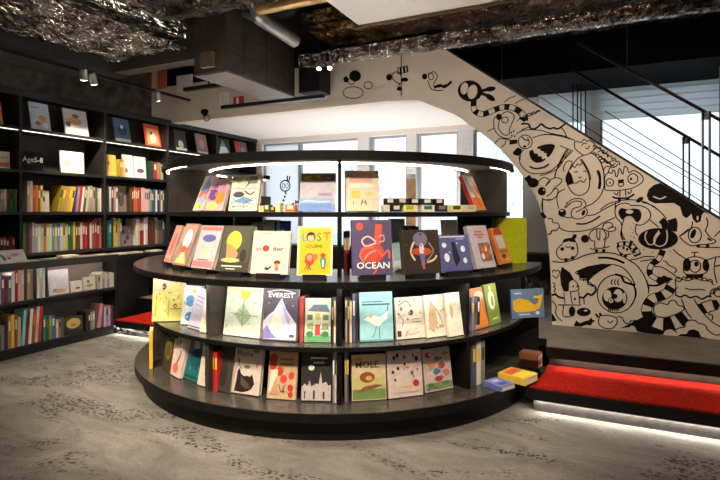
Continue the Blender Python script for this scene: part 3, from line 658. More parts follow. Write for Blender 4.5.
tag(MB().box(-4.3,-2.84,5.0,5.04,2.73,2.77,BLKM).tube([(-3.5,5.02,2.77),(-3.5,5.02,HC)],.01,BLKM,6).build('lighting_track'), 'black horizontal lighting track below the dark duct box', 'lighting track')
# coloured posters high on the mural wall
for (x0, x1, y0, y1, c, l) in ((146,166,70,88,(235,120,80),'blurred orange poster high on the wall past the beam'),(176,192,76,90,(245,238,225),'blurred pale poster high on the wall left of duct box'),(219,228,93,104,(235,245,235),'small white and green poster under the duct box'),(233,243,97,106,(200,60,60),'small red poster under the duct box')):
    a, b = onY(x0,y0,YM-.02), onY(x1,y1,YM-.02); p = MB().box(a.x,b.x,-.006,.006,b.z-a.z,0,rgb(c)).box(a.x+(b.x-a.x)*.3,a.x+(b.x-a.x)*.55,-.008,-.006,(b.z-a.z)*.9,(b.z-a.z)*.1,rgb((250,225,200)))
    o = p.build('poster', loc=(0,YM-.008,a.z)); tag(o, l, 'poster')
# track with spotlights above the tall bookcase
tr_ = MB().box(-5.015,-4.985,1.0,5.2,2.925,2.955,BLKM); 
for y in (1.6,3.0,4.4): tr_.tube([(-5,y,2.955),(-5,y,3.05)], .006, BLKM, 6)
tag(tr_.build('lighting_track'), 'long thin lighting track running above the tall bookcase', 'lighting track')
LENS = emat((1,.9,.75), 12, 'lamp_lens')
def spot(loc, aim, lab, energy=0, size=60, blend=.6, col=(1,.84,.66), body=GALV, rad=.04, ln=.12, group='ceiling spotlights', drop=.05):
    loc = Vector(loc); d = (Vector(aim)-loc).normalized()
    e = tag(empty('spotlight', loc), lab, 'spotlight', group)
    MB().tube([-d*ln, d*0], rad, body, 12).build('lamp_body', e, smooth=False)
    MB().tube([d*.001, d*.006], rad*.8, LENS, 12).build('lens', e)
    MB().tube([-d*ln*.5, Vector((0,0,drop))-d*ln*.5], .008, body, 6).build('bracket', e)
    if energy:
        l = bpy.data.lights.new('spot_light', 'SPOT'); l.energy = energy*2.6; l.spot_size = R(size); l.spot_blend = blend; l.color = col; l.shadow_soft_size = .05
        lo = bpy.data.objects.new('spot_light', l); COL.objects.link(lo); lo.parent = e; lo.location = d*.03
        lo.rotation_euler = d.to_track_quat('-Z', 'Y').to_euler()
    return e
WARM = (1,.83,.64)
def onrail(px): d = ray(px, 0); return d.y*(-5.0/d.x)
spot((-5.0,onrail(84),2.86), (-5.6,4.2,1.4), 'grey spotlight on the track above the tall bookcase, left of its twin', 30, 70, col=WARM, drop=.1)
spot((-5.0,onrail(94),2.84), (-5.5,4.6,1.2), 'grey spotlight with a bright lens on the track above the tall bookcase', 40, 80, col=WARM, drop=.12)
spot((-5.0,onrail(158),2.84), (-5.6,5.6,1.4), 'small spotlight farther down the track near the duct box', 30, 80, col=WARM, drop=.12)
spot((-2.75,4.75,2.98), (-2.6,3.6,.6), 'left of two small bright spotlights below the foil pipe', 20, 70, drop=.1, rad=.028, ln=.08)
spot((-2.62,4.75,2.97), (-2.2,3.4,.6), 'right of two small bright spotlights below the foil pipe', 20, 70, drop=.1, rad=.028, ln=.08)
# added fill spotlights, out of the picture above and behind the viewer
for i, (x, y, ax, ay, az, en, sz) in enumerate([(-3.2,.8,-3.0,2.9,.8,150,48),(-1.6,.4,-2.2,2.6,.9,170,48),(-.2,.9,-1.2,2.9,.9,150,50),
      (-4.2,.9,-3.9,3.4,.7,110,48),(-3.6,1.6,-5.6,3.2,1.1,95,80),(-3.7,2.9,-5.6,4.3,1.1,80,75),(.5,2.8,.3,5.36,.6,480,72),(1.4,2.6,1.2,5.36,.5,400,75),(-1.0,2.7,-.3,5.36,1.3,200,60),(-2.4,2.75,-2.0,5.36,2.9,45,60),
      (.7,1.7,-.75,4.2,1.0,70,36),(-4.0,1.8,-4.3,3.3,0,150,80),(-1.5,.8,-1.4,1.8,0,16,95),(.6,1.4,.5,2.4,0,14,95)]):
    spot((x,y,3.35), (ax,ay,az), 'added ceiling spotlight out of view, brightening the shop', en, sz, .8, WARM, BLKM)
GLOBE = emat((1,.86,.70), 22, 'fill_globe')
for x, y in ((-3.9,.2),(-1.2,-1.0),(1.6,.3)):  # added glowing globes, unseen, as ambient fill for the room
    e = tag(empty('added_fill_lamp', (x,y,2.3)), 'added round fill lamp hung out of view behind the viewer', 'lamp', 'added fill lamps')
    bm = bmesh.new(); bmesh.ops.create_icosphere(bm, subdivisions=3, radius=.13); me = bpy.data.meshes.new('globe'); bm.to_mesh(me); bm.free(); me.materials.append(GLOBE)
    g = bpy.data.objects.new('globe', me); COL.objects.link(g); g.parent = e
    MB().tube([(0,0,.13),(0,0,HC-2.3)], .006, BLKM, 6).build('cord', e)
for x, y, en in ((-3.9,6.75,75),(-2.2,6.75,75)):  # added uplights, unseen behind the shelf, to brighten the soffit
    e = tag(empty('added_uplighter', (x,y,.343)), 'added black uplighter hidden behind the round shelf, brightening the soffit', 'uplighter', 'added uplighters by the windows')
    MB().tube([(0,0,0),(0,0,.12)], .07, BLKM, 16).build('lamp_body', e); MB().tube([(0,0,.121),(0,0,.125)], .055, LENS, 16).build('lens', e)
    l = bpy.data.lights.new('spot_light', 'SPOT'); l.energy = en*2.0; l.spot_size = R(130); l.spot_blend = .9; l.color = (1,.97,.94); l.shadow_soft_size = .06
    lo = bpy.data.objects.new('spot_light', l); COL.objects.link(lo); lo.parent = e; lo.location = (0,0,.15); lo.rotation_euler = (R(180),0,0)
# ================= THE ROUND SHELF =================
isl = tag(empty('round_display_shelf', (0,0,0)), 'large round black three-tier display shelf full of picture books in the middle of the room', 'display shelf')
PH = lambda deg: R(deg)+YAW
m_ = MB(); arcpoly(m_, ri+.03, 1.785, A0, A1, 0, .134, BLK); m_.build('plinth', isl)
m_ = MB(); arcpoly(m_, ri+.02, 1.85, A0, A1, .134, .190, BLK); arcpoly(m_, ri+.03, 1.845, A0, A1, .190, .194, SHT); m_.build('bottom_shelf', isl)
m_ = MB(); arcpoly(m_, 1.14, 1.72, A0, A1, .542, .570, BLK); arcpoly(m_, 1.14, 1.717, A0, A1, .570, .573, SHT); m_.build('middle_shelf', isl)
m_ = MB(); arcpoly(m_, 1.12, 1.86, A0, A1, .972, 1.012, BLK); arcpoly(m_, 1.125, 1.855, A0, A1, 1.012, 1.015, SHT); m_.build('counter', isl)
m_ = MB(); arcpoly(m_, 1.16, 1.60, A0, A1, 1.416, 1.45, BLK); m_.build('upper_shelf', isl)
m_ = MB(); arcpoly(m_, 1.14, 1.63, A0, A1, 1.825, 1.862, BLK); arcpoly(m_, 1.60, 1.635, A0, A1, 1.798, 1.8245, BLK); arcpoly(m_, 1.14, 1.60, A0, A1, 1.819, 1.8245, mat((.42,.38,.33), rough=.5, var=.05, name='canopy_underside')); m_.build('canopy', isl)
m_ = MB(); arcpoly(m_, 1.125, 1.14, A0, A1, .194, .972, BLK); m_.build('back_panel', isl)
m_ = MB(); arcpoly(m_, 1.583, 1.598, A0, R(-46)+YAW, 1.797, 1.806, LED); m_.build('light_strip', isl)
m_ = MB(); arcpoly(m_, 1.583, 1.598, R(50)+YAW, A1, 1.797, 1.806, LED); m_.build('light_strip', isl)
m_ = MB(); arcpoly(m_, 1.22, 1.238, A0, A1, 1.809, 1.8185, LED); m_.build('light_strip', isl)
m_ = MB(); arcpoly(m_, 1.26, 1.30, A0, A1, 1.8625, 1.868, LEDU); m_.build('light_strip', isl)  # added strip hidden on the canopy top, lights soffit and ceiling
m_ = MB(); arcpoly(m_, 1.735, 1.75, A0+.05, A1-.05, .962, .9715, LEDC); m_.build('light_strip', isl)
def divider(deg, r0, r1, z0, z1, t=.03, m=BLK, name='divider'):
    a = PH(deg); M = Matrix.Translation((CX,CY,0)) @ Matrix.Rotation(a, 4, 'Z')
    return MB().box(-t/2, t/2, -r1, -r0, z0, z1, m, M).build(name, isl)
for d in (-135.5, -104, -70, 2, 70.5):
    if d == -135.5: continue
    divider(d, 1.17, 1.575 if d != 2 else 1.56, 1.45, 1.819, m=BRN if d != 2 else BLK, t=.03 if d != 2 else .022)
for d in (-128, -104, -70, -31, 2, 34.5, 70.5):
    divider(d, 1.145, 1.57 if abs(d) > 3 else 1.60, 1.015, 1.416)  if d in (-128,-104,-70,2,70.5) else None
    divider(d, 1.141, 1.69, .573, .972, t=.035, m=BRN if d < 0 else BLK)
    divider(d, 1.141, 1.70 if d < 70 else 1.84, .194, .542, t=.035, m=BRN if d < 0 else BLK)
# ================= BOOKS ON THE ROUND SHELF =================
def isl_book(px0, px1, ytop, r, z, t, cover, spine, art, label, tilt=11, stand=False, w=None, h=None, name='picture_book', group=None, phi=None, face=None):
    f0, f1 = phi_px(px0, r), phi_px(px1, r)
    f = (R(phi) if phi is not None else (f0+f1)/2)
    if w is None: w = min(.34, max(.13, 2*r*math.sin(abs(f1-f0)/2)))*.975
    dep = 5.036-(r-.05)*math.cos(f); lift = .024 if stand else 0
    if h is None: h = (EYE+(212-ytop)*dep/FOC-z-lift)/math.cos(R(tilt))
    a = f+YAW; p = pa(a, r)
    return face_book(name, w, h, t, cover, spine, art, (p[0],p[1],z+.0015), a if face is None else R(face)+YAW, R(tilt), label, group, 'book', stand)
def isl_spines(px0, px1, ytop, r, z, cols, lab, group, d=.2, hj=.01):
    f0, f1 = phi_px(px0, r), phi_px(px1, r); n = len(cols); dep = 5.036-r*math.cos((f0+f1)/2)
    h = EYE+(212-ytop)*dep/FOC-z; tw = 2*r*math.sin((f1-f0)/2)/n
    for i, c in enumerate(cols):
        a = f0+(f1-f0)*(i+.5)/n+YAW; p = pa(a, r); M = Matrix.Rotation(a, 2)
        off = M @ Vector((-tw*.47, 0))
        spine_book(c, tw*.93, h*(1-random.random()*hj*3), d, (p[0]+off.x, p[1]+off.y, z+.001), a, 0, random.choice(['white','cream','charcoal','yellow']) if isinstance(c, str) else None,
            lab % (c if isinstance(c, str) else 'coloured'), group)
ZB, ZM, ZC, ZU = .194, .573, 1.015, 1.45
def sp(n, cols, seed, u0=.06, u1=.94, v0=.06, v1=.94, r=.035):
    g = random.Random(seed); out = []
    for _ in range(n):
        u, v, c = g.uniform(u0,u1), g.uniform(v0,v1), g.choice(cols); k = g.random()
        if k < .5: out.append(('e', u, v, r*g.uniform(.5,1.3), r*g.uniform(.4,1.1), c))
        elif k < .8: out.append(('l', [(u,v),(u+r*g.uniform(-2,2),v+r*g.uniform(.5,2)),(u+r*g.uniform(-2,3),v+r*g.uniform(1,3))], r*.45, c))
        else: out.append(('p', [(u,v),(u+r*1.6,v+r*.6),(u+r*.5,v+r*1.7)], c))
    return out
# ---- counter row ----
T = 'counter row'
isl_book(152,176,231,1.62,ZC,.03,(200,140,125),'grey',[('r',.08,.1,.92,.9,(215,160,145)),('e',.5,.5,.25,.3,(190,110,100))],'dusty pink picture book at the left end of the counter, leftmost of the standing row',20,True,w=.19,phi=-55,h=.31)
isl_book(170,196,230,1.64,ZC,.035,(165,130,115),(140,100,90),[('r',.05,.55,.95,.97,(185,150,135)),('e',.5,.62,.28,.24,(225,232,240)),('p',[(.1,.05),(.5,.4),(.9,.05)],(235,205,120)),('e',.45,.38,.2,.08,(225,100,60)),('l',[(.45,.1),(.5,.3),(.6,.1)],.05,(245,240,225))],'brown picture book with a pale blue figure on its cover, second on the counter',21,True,w=.21,phi=-44,h=.33)
isl_book(192,222,232,1.66,ZC,.03,(205,190,195),(150,120,140),[('r',.03,.88,.97,.98,(225,120,110)),('e',.5,.7,.32,.09,(95,100,170)),('p',[(.3,.25),(.45,.6),(.6,.25)],(230,210,160)),('p',[(.5,.22),(.65,.55),(.8,.22)],(215,215,200)),('r',.03,.03,.97,.17,(215,130,130)),('r',.2,.19,.75,.21,(60,60,90))],'pink and pale blue picture book with a blue cloud on its cover',20,True,w=.225,phi=-33.5,h=.32)
isl_book(219,251,232,1.70,ZC,.035,(58,56,44),(35,34,28),[('r',.05,.2,.95,.97,(75,76,60)),('e',.42,.66,.24,.22,(222,196,60)),('p',[(.2,.62),(.42,.55),(.62,.38),(.5,.22),(.25,.28)],(236,140,90)),('e',.78,.35,.1,.14,(40,38,32)),('e',.4,.24,.3,.05,(190,190,120)),('r',.15,.1,.8,.13,(215,210,190)),('r',.3,.045,.6,.065,(215,210,190))],'dark picture book with a yellow-haired glowing face on its cover',17,True,h=.32)
isl_book(252,290,232,1.72,ZC,.03,(226,212,196),(200,180,160),[('t','an',.16,.58,.15,(170,60,50)),('e',.37,.59,.09,.075,(175,48,40)),('t','ther',.7,.58,.15,(60,50,50)),('e',.7,.27,.09,.05,(140,40,35)),('e',.7,.2,.06,.045,(222,150,120)),('r',.65,.08,.75,.16,(180,110,90)),('l',[(.38,.14),(.45,.1),(.55,.18)],.04,(50,40,40)),('e',.42,.13,.05,.025,(50,40,40)),('r',.2,.93,.55,.94,(150,130,120))],'cream picture book titled another with a red ball on its cover',12,True)
isl_book(297,333,227,1.74,ZC,.028,(236,228,180),(225,215,170),[('r',.06,.03,.95,.96,(205,186,22)),('t','L',.2,.77,.24,(90,150,190)),('e',.38,.78,.13,.1,(90,50,35)),('e',.38,.76,.09,.07,(236,180,140)),('e',.38,.84,.09,.035,(60,35,25)),('t','S',.61,.77,.24,(60,150,70)),('t','T',.83,.78,.24,(226,110,50)),('t','COUSINS',.47,.585,.09,(70,60,20),.95),('e',.36,.32,.13,.13,(196,60,45)),('e',.36,.35,.08,.07,(240,150,110)),('e',.52,.38,.07,.06,(205,110,60)),('l',[(.22,.1),(.28,.22),(.2,.3)],.025,(190,70,50)),('l',[(.32,.1),(.34,.2),(.4,.1)],.025,(110,50,40)),('e',.74,.28,.08,.15,(60,150,110)),('e',.74,.4,.07,.05,(220,60,50)),('e',.74,.24,.03,.08,(235,235,220))],'bright yellow picture book titled LOST COUSINS on the counter',10,True)
isl_book(351,392,221,1.75,ZC,.04,(82,72,110),(60,54,88),[('e',.2,.88,.09,.07,(222,84,56)),('l',[(.68,.92),(.66,.75),(.62,.55)],.17,(214,84,64)),('e',.5,.4,.3,.18,(200,70,56)),('l',[(.6,.6),(.4,.7),(.25,.62),(.35,.52),(.6,.58)],.035,(240,205,200)),('l',[(.65,.68),(.78,.72),(.8,.62),(.68,.6)],.03,(235,150,140)),('l',[(.55,.5),(.3,.48),(.2,.35),(.3,.22)],.05,(228,110,90)),('l',[(.6,.45),(.4,.38),(.3,.28)],.04,(240,160,140)),('l',[(.65,.45),(.75,.35),(.9,.45),(.92,.3)],.04,(226,100,82)),('l',[(.5,.2),(.58,.08),(.5,.02)],.04,(214,84,64)),('t','OCEAN',.52,.17,.16,(246,244,240),1.1)],'large purple book titled OCEAN with a red octopus, beside the middle upright',9,True)
isl_book(401,438,231,1.75,ZC,.05,(52,44,38),(80,72,60),[('e',.48,.78,.2,.17,(120,112,140)),('l',[(.3,.72),(.2,.5),(.3,.3)],.05,(225,215,190)),('l',[(.7,.7),(.82,.5),(.62,.28)],.03,(170,150,120)),('e',.5,.5,.28,.09,(196,80,50)),('e',.5,.55,.07,.14,(222,215,225)),('p',[(.42,.45),(.6,.45),(.55,.2),(.5,.08)],(110,104,170)),('l',[(.5,.3),(.54,.1)],.04,(210,90,60)),('l',[(.62,.25),(.8,.3),(.9,.4)],.05,(215,205,170))]+sp(18,[(110,100,80),(80,72,60),(140,120,90)],12,r=.025),'thick dark anatomy book with a purple and red body figure on its cover',10,True)
isl_book(437,470,236,1.74,ZC,.03,(84,90,140),(70,74,120),[('r',.12,.93,.9,.96,(225,225,235)),('r',.6,.87,.85,.885,(215,215,230)),('p',[(.45,.8),(.55,.8),(.66,.3),(.5,.12),(.44,.4)],(38,36,52)),('e',.22,.72,.07,.07,(222,226,232)),('e',.78,.6,.07,.09,(222,226,232)),('e',.25,.38,.08,.12,(222,226,232)),('e',.8,.28,.06,.08,(222,226,232)),('e',.62,.76,.02,.02,'white'),('e',.35,.52,.02,.02,'white')],'blue picture book with white rocks around a dark canoe shape',14,True)
isl_book(466,495,229,1.72,ZC,.035,(184,178,190),(160,150,165),[('t','BLOOM',.5,.8,.1,(190,80,75),1.1) if False else ('r',.3,.83,.7,.87,(190,90,85)),('r',.26,.76,.74,.8,(190,90,85)),('r',.4,.7,.66,.74,(190,90,85)),('r',.33,.15,.9,.58,(110,100,90)),('e',.45,.45,.09,.08,(220,120,60)),('e',.66,.45,.08,.08,(230,205,170)),('e',.45,.27,.08,.08,(235,215,190)),('e',.66,.27,.09,.08,(200,90,50)),('e',.82,.36,.07,.09,(190,130,90))]+sp(10,[(60,50,46),(220,180,140),(190,90,60)],13,u0=.35,u1=.88,v0=.17,v1=.56,r=.04),'lavender-grey picture book with a patch of small orange portraits',18,True,w=.22,h=.315,phi=39)
isl_book(491,519,231,1.66,ZC,.03,(226,150,60),(200,110,50),[('p',[(.1,.82),(.3,.98),(.8,.98),(.95,.8)],(196,52,56)),('r',.2,.42,.85,.78,(214,214,214)),('r',.1,.3,.9,.38,(170,110,40)),('e',.4,.2,.22,.07,(90,60,30)),('e',.7,.12,.2,.06,(235,180,60))],'orange picture book with a red roof-shaped top, rightmost of the counter row',20,True,phi=53,w=.215,h=.29)
LIME = rgb((178,188,20)); LIME2 = rgb((120,130,40))
a = R(66)+YAW; p = pa(a, 1.63); gb = tag(empty('green_board', (p[0],p[1],ZC+.001), (0,0,YAW+R(12))), 'lime green upright board at the right end of the counter', 'board')
MB().box(-.13,.13,-.012,.012,0,.385,LIME).build('panel', gb); MB().box(-.13,.13,.0125,.09,0,.012,LIME2).build('foot', gb)
MB().box(-.15,-.131,-.012,.08,0,.385,LIME2).build('side_flap', gb)
# ---- things standing further back on the counter ----
isl_spines(251,257,222,1.42,ZC,['grey','white'],'slim %s spine at the back of the counter behind the dark face book','grey spines at the back of the counter',.12)
for (x0,x1,yt,c,l,ar) in ((262,279,220,(205,205,200),'pale framed card behind the cream book on the counter',[('r',.2,.1,.8,.7,(130,150,150))]),(276,287,221,(30,90,190),'bright blue card behind the cream book on the counter',[('e',.5,.6,.3,.25,(120,170,230))]),
      (392,404,219,(190,205,205),'pale blue-green card behind the right edge of the octopus book',[('r',.2,.2,.8,.85,(150,180,180))]),(443,459,220,(215,222,215),'pale notice card above the blue rock book on the counter',[('l',[(.3,.4),(.5,.7),(.7,.5)],.04,(150,160,150))])):
    isl_book(x0,x1,yt,1.36,ZC,.012,c,None,ar,l,5,name='display_card')
isl_spines(344,350,231,1.40,ZC,['dark red','red','charcoal'],'%s spine at the back of the counter beside the middle upright','dark spines beside the middle upright',.15)
isl_spines(404,419,226,1.36,ZC,['charcoal','slate','black','navy'],'%s spine at the back of the counter behind the anatomy book','dark spines behind the anatomy book',.15)
isl_spines(234,249,228,1.34,ZC,['charcoal','olive','slate','brown'],'%s spine at the back of the counter behind the yellow-haired face book','dark spines behind the face book',.15)
# ---- top shelf row ----
isl_book(190,210,180,1.44,ZU,.03,(220,200,205),(225,210,200),[('p',[(.05,.6),(.5,.97),(.95,.7),(.9,.5),(.3,.5)],(120,130,190)),('r',.1,.36,.9,.52,(226,110,100)),('e',.5,.3,.35,.12,(160,190,225)),('e',.4,.12,.35,.09,(225,215,90)),('e',.6,.72,.2,.12,(90,110,180)),('e',.8,.4,.12,.1,(240,150,140))]+sp(12,[(90,110,190),(236,130,120),(235,220,120)],10,r=.06),'colourful blotchy picture book leaning on the top shelf, leftmost there',22,w=.19,phi=-48,h=.30)
isl_book(206,232,184,1.46,ZU,.025,(215,180,190),(205,180,190),[('r',.05,.3,.95,.95,(225,150,140)),('e',.3,.5,.25,.18,(104,80,160)),('e',.7,.4,.22,.2,(240,150,50)),('e',.35,.15,.3,.12,(235,225,120)),('e',.7,.75,.25,.1,(200,150,190)),('p',[(.1,.7),(.4,.9),(.5,.7)],(110,80,150))]+sp(14,[(104,80,160),(240,150,50),(235,225,120),(230,120,140)],11,r=.055),'orange and purple picture book on the top shelf, second from its left end',17,w=.22,phi=-38,h=.255)
isl_book(231,260,176,1.46,ZU,.03,(232,226,216),(220,214,200),[('e',.25,.85,.12,.09,(205,215,110)),('r',.6,.75,.9,.95,(150,146,140)),('l',[(.5,.9),(.6,.78),(.52,.65)],.03,'charcoal'),('r',.05,.6,.95,.62,(190,180,170)),('e',.3,.45,.2,.08,(80,80,90)),('p',[(.1,.25),(.5,.4),(.85,.28),(.6,.2)],(110,165,205)),('l',[(.5,.55),(.7,.45),(.85,.52)],.04,(90,80,80)),('r',.1,.12,.7,.14,(140,150,160))]+sp(26,[(110,106,104),(120,160,200),(150,146,140),(90,90,96)],5,r=.03),'white picture book with small grey and blue drawings on the top shelf',12)
isl_book(300,336,174,1.42,ZU,.02,(222,216,224),None,[('r',.03,.8,.97,.97,(120,115,90)),('e',.2,.88,.12,.05,(215,180,60)),('e',.55,.9,.15,.05,(180,120,60)),('e',.8,.87,.12,.05,(90,100,80)),('r',.03,.35,.97,.78,(200,192,205)),('r',.5,.4,.9,.48,(160,150,180))]+sp(16,[(90,96,60),(215,180,80),(150,120,80)],14,v0=.82,v1=.95,r=.04),'pale lavender picture book with a landscape photo along its top edge',8)
isl_book(299,334,199,1.50,ZU,.02,(150,180,220),None,[('r',.03,.05,.97,.6,(110,150,215)),('l',[(.1,.75),(.3,.8),(.6,.7),(.9,.78)],.02,(230,235,245))],'low blue picture book in front of the lavender one on the top shelf',8)
isl_book(345,379,172,1.46,ZU,.035,(238,222,196),(225,205,175),[('r',.12,.7,.8,.95,(236,180,170)),('e',.5,.62,.4,.06,(250,240,225)),('r',.18,.3,.42,.5,(238,208,90)),('r',.58,.36,.78,.46,(240,215,130)),('l',[(.5,.28),(.45,.15)],.03,(100,80,60)),('l',[(.58,.27),(.6,.14)],.03,(100,80,60)),('l',[(.22,.25),(.22,.15)],.02,(140,110,90)),('r',.45,.2,.6,.22,(100,80,60))],'cream and pink picture book on the top shelf right of the middle upright',10)
isl_book(474,494,178,1.44,ZU,.035,(232,220,205),(205,60,40),[('p',[(.02,.02),(.98,.02),(.98,.3),(.7,.4),(.02,.34)],(236,120,45)),('e',.6,.55,.28,.16,(236,160,70)),('l',[(.2,.95),(.35,.7),(.5,.4),(.6,.1)],.07,(120,110,105)),('r',.1,.5,.35,.9,(175,170,175)),('p',[(.7,.9),(.95,.6),(.95,.3),(.75,.5)],(225,80,50))],'orange and grey picture book leaning by the right end panel of the top shelf',24,w=.2,phi=53,h=.31)
isl_spines(257,262,196,1.40,ZU,['cream','charcoal'],'slim %s spine on the top shelf behind the white drawing book','slim spines on the top shelf',.12)
# tiny block toys and boxed calendars
def toy(px0, px1, yt, yb, r, cols, lab, cat='toy', name='block_toy', zb=None, d=.05):
    f0, f1 = phi_px(px0, r), phi_px(px1, r); f = (f0+f1)/2; dep = 5.036-r*math.cos(f); wdt = 2*r*math.sin((f1-f0)/2)*.94
    z = ZU if zb is None else zb; hh = (yb-yt)*dep/FOC; al = f+YAW; p = pa(al, r)
    m = MB(); m.box(-wdt/2,wdt/2,-d,0,0,hh,cm(cols[0]))
    if len(cols) > 1: m.box(-wdt*.3,wdt*.3,-d-.002,-d,hh*.35,hh*.9,cm(cols[1]))
    o = m.build(name, loc=(p[0],p[1],z+.001)); o.rotation_euler = (0,0,al); o.modifiers.new('b','BEVEL').width = .003
    return tag(o, lab, cat, 'small boxes on the top shelf'), hh
for q in ((262,267,207,'cream','yellow','tiny cream box at the left of the little toys'),(267,273,206,'olive','cream','tiny olive box among the toys on the top shelf'),(273,278,208,'charcoal','yellow','tiny dark box among the toys on the top shelf'),(278,283,204,'pale yellow','white','tiny pale yellow box among the toys'),(287,298,206,'orange','cream','orange striped box beside the low blue book')):
    toy(q[0],q[1],q[2],213,1.5,(q[3],q[4]),q[5])
bx = [(383,393,'charcoal','white'),(394,405,'charcoal','cream'),(406,417,'black','white'),(418,429,'charcoal','white'),(430,440,'black','cream')]
dn = [(381,388,'cream',None),(389,399,'charcoal','white'),(400,413,'pale yellow','lime'),(417,431,'cream','teal'),(432,443,'charcoal','grey'),(445,458,'pale yellow','olive'),(459,471,'cream','pale green')]
WH = ['under the leftmost dark box','second from left, black with white label','yellow-green one left of the teal box','white one with a teal picture','dark one at the end of the dark boxes','pale yellow one right of the dark boxes','cream one nearest the orange leaning book']
for q, wd in zip(dn, WH):
    _, hh = toy(q[0],q[1],206.2,213,1.44,(q[2],q[3]) if q[3] else (q[2],),'little box on the top shelf, '+wd,'box','small_box')
f_ = [phi_px(382,1.44), phi_px(441,1.44)]
for i, q in enumerate(bx): toy(q[0],q[1],199.4,205.8,1.44,(q[2],q[3]),'small dark box with pale label in the upper layer, '+['left end','second from left','the middle one','second from right','right end'][i],'box','small_box',zb=ZU+.049)
# ---- middle tier ----
isl_book(147,170,277,1.62,ZM,.035,(222,210,120),(60,150,80),[('r',.02,.68,.98,.98,(228,178,150)),('e',.35,.8,.07,.09,(110,50,60)),('p',[(.3,.7),(.9,.7),(.8,.95)],(215,200,110)),('l',[(.1,.1),(.12,.6)],.04,(170,175,60)),('l',[(.3,.1),(.28,.6)],.04,(235,225,150)),('l',[(.5,.08),(.5,.5)],.04,(180,180,70)),('e',.7,.35,.06,.05,(110,70,30)),('r',.55,.27,.9,.29,(130,130,60)),('l',[(.75,.5),(.85,.62)],.04,(200,160,60))]+sp(26,[(180,190,70),(120,150,60),(226,150,120),(240,236,190)],6,r=.035),'pink and yellow-green picture book with green spine at the left end of the middle shelf',8,w=.25,phi=-56,h=.34,face=8)
isl_book(174,188,283,1.53,ZM,.025,(205,222,222),(150,190,205),[('e',.4,.6,.25,.15,(90,150,200)),('e',.5,.2,.3,.12,(60,120,190)),('e',.6,.85,.2,.08,(210,225,150)),('e',.3,.4,.1,.08,(230,230,215))]+sp(14,[(90,150,200),(150,190,120),(226,226,200)],7,r=.05),'white and blue picture book behind the lavender one on the middle shelf',10,w=.17,phi=-47,h=.30,face=-20)
isl_book(182,196,288,1.58,ZM,.02,(190,182,200),(70,64,84),[('l',[(.2,.8),(.8,.75)],.03,(90,86,110)),('l',[(.2,.7),(.8,.65)],.03,(90,86,110)),('l',[(.2,.6),(.7,.55)],.03,(90,86,110)),('r',.03,.03,.97,.06,(70,64,84))],'lavender picture book with grey handwriting-like lines on its cover',16,w=.17,phi=-41,h=.30)
isl_book(196,207,290,1.60,ZM,.02,(228,216,190),(214,200,170),[('e',.6,.3,.3,.15,(225,205,120)),('l',[(.3,.2),(.5,.8)],.05,(160,150,140))],'cream picture book tucked against the left upright of the middle shelf',12,w=.15,phi=-34.5,h=.285)
isl_book(226,263,287,1.55,ZM,.03,(218,226,208),(215,214,150),[('p',[(.35,.97),(.7,.97),(.62,.78),(.5,.7),(.42,.8)],(230,205,60)),('r',.02,.9,.98,.97,(225,226,160)),('p',[(.5,.72),(.58,.55),(.75,.42),(.6,.25),(.5,.2),(.4,.3),(.25,.42),(.42,.55)],(165,190,150)),('l',[(.15,.45),(.5,.43),(.9,.42)],.015,(130,150,120)),('l',[(.5,.75),(.5,.2)],.02,(120,150,110)),('l',[(.35,.55),(.65,.35)],.02,(140,160,120)),('l',[(.65,.55),(.35,.35)],.02,(140,160,120))]+sp(14,[(170,190,160),(190,205,175)],16,r=.03),'pale green picture book with a faint leafy shape, left on the middle shelf',9)
isl_book(264,299,289,1.57,ZM,.035,(84,76,90),(222,218,214),[('p',[(.0,.36),(.18,.5),(.3,.56),(.52,.82),(.66,.6),(.97,.33),(.97,.02),(.02,.02)],(214,208,220)),('p',[(.02,.02),(.02,.2),(.12,.3),(.25,.15),(.4,.05)],(130,126,190)),('p',[(.5,.78),(.6,.5),(.75,.3),(.8,.42)],(176,170,205)),('e',.4,.32,.16,.2,(235,226,205)),('t','EVEREST',.5,.87,.125,(232,226,226),1.15),('l',[(.08,.93),(.5,.98),(.92,.92)],.02,(222,216,216)),('e',.85,.1,.08,.03,(90,90,140)),('e',.15,.72,.01,.01,'white'),('e',.85,.68,.012,.01,'white')],'dark grey book titled EVEREST with a white mountain on its cover',8)
isl_spines(299.5,303.5,297,1.60,ZM,[(205,80,70)],'thin coral %s spine between the mountain book and the house book','coral spine on the middle shelf',.18)
isl_book(304.5,331,298,1.58,ZM,.02,(200,214,205),(190,60,50),[('r',.05,.3,.97,.72,(230,226,200)),('p',[(.1,.7),(.35,.85),(.85,.85),(.97,.68)],(110,124,140)),('r',.4,.15,.6,.4,(210,70,60)),('r',.1,.5,.3,.62,(110,130,90)),('r',.4,.5,.6,.66,(215,190,120)),('r',.7,.5,.92,.62,(120,140,110)),('r',.1,.28,.35,.42,(150,170,110)),('r',.68,.28,.92,.42,(150,170,110)),('r',.02,.02,.98,.14,(100,170,110)),('e',.2,.18,.14,.07,(60,130,80)),('e',.8,.18,.14,.07,(60,130,80))]+sp(14,[(90,120,90),(150,170,120),(120,130,140)],17,v0=.1,v1=.65,r=.03),'picture book with a white house and red door on the middle shelf',8)
isl_spines(331.5,336,300,1.60,ZM,['brown','cream'],'%s spine left of the middle upright on the middle shelf','spines left of the middle upright, middle shelf',.18)
isl_spines(345,352,300,1.60,ZM,['cream','brown','beige'],'%s spine right of the middle upright on the middle shelf','pale spines right of the middle upright',.18)
isl_spines(352.5,358,293,1.60,ZM,['slate','charcoal'],'tall %s spine left of the white bird book','dark tall spines by the bird book',.18)
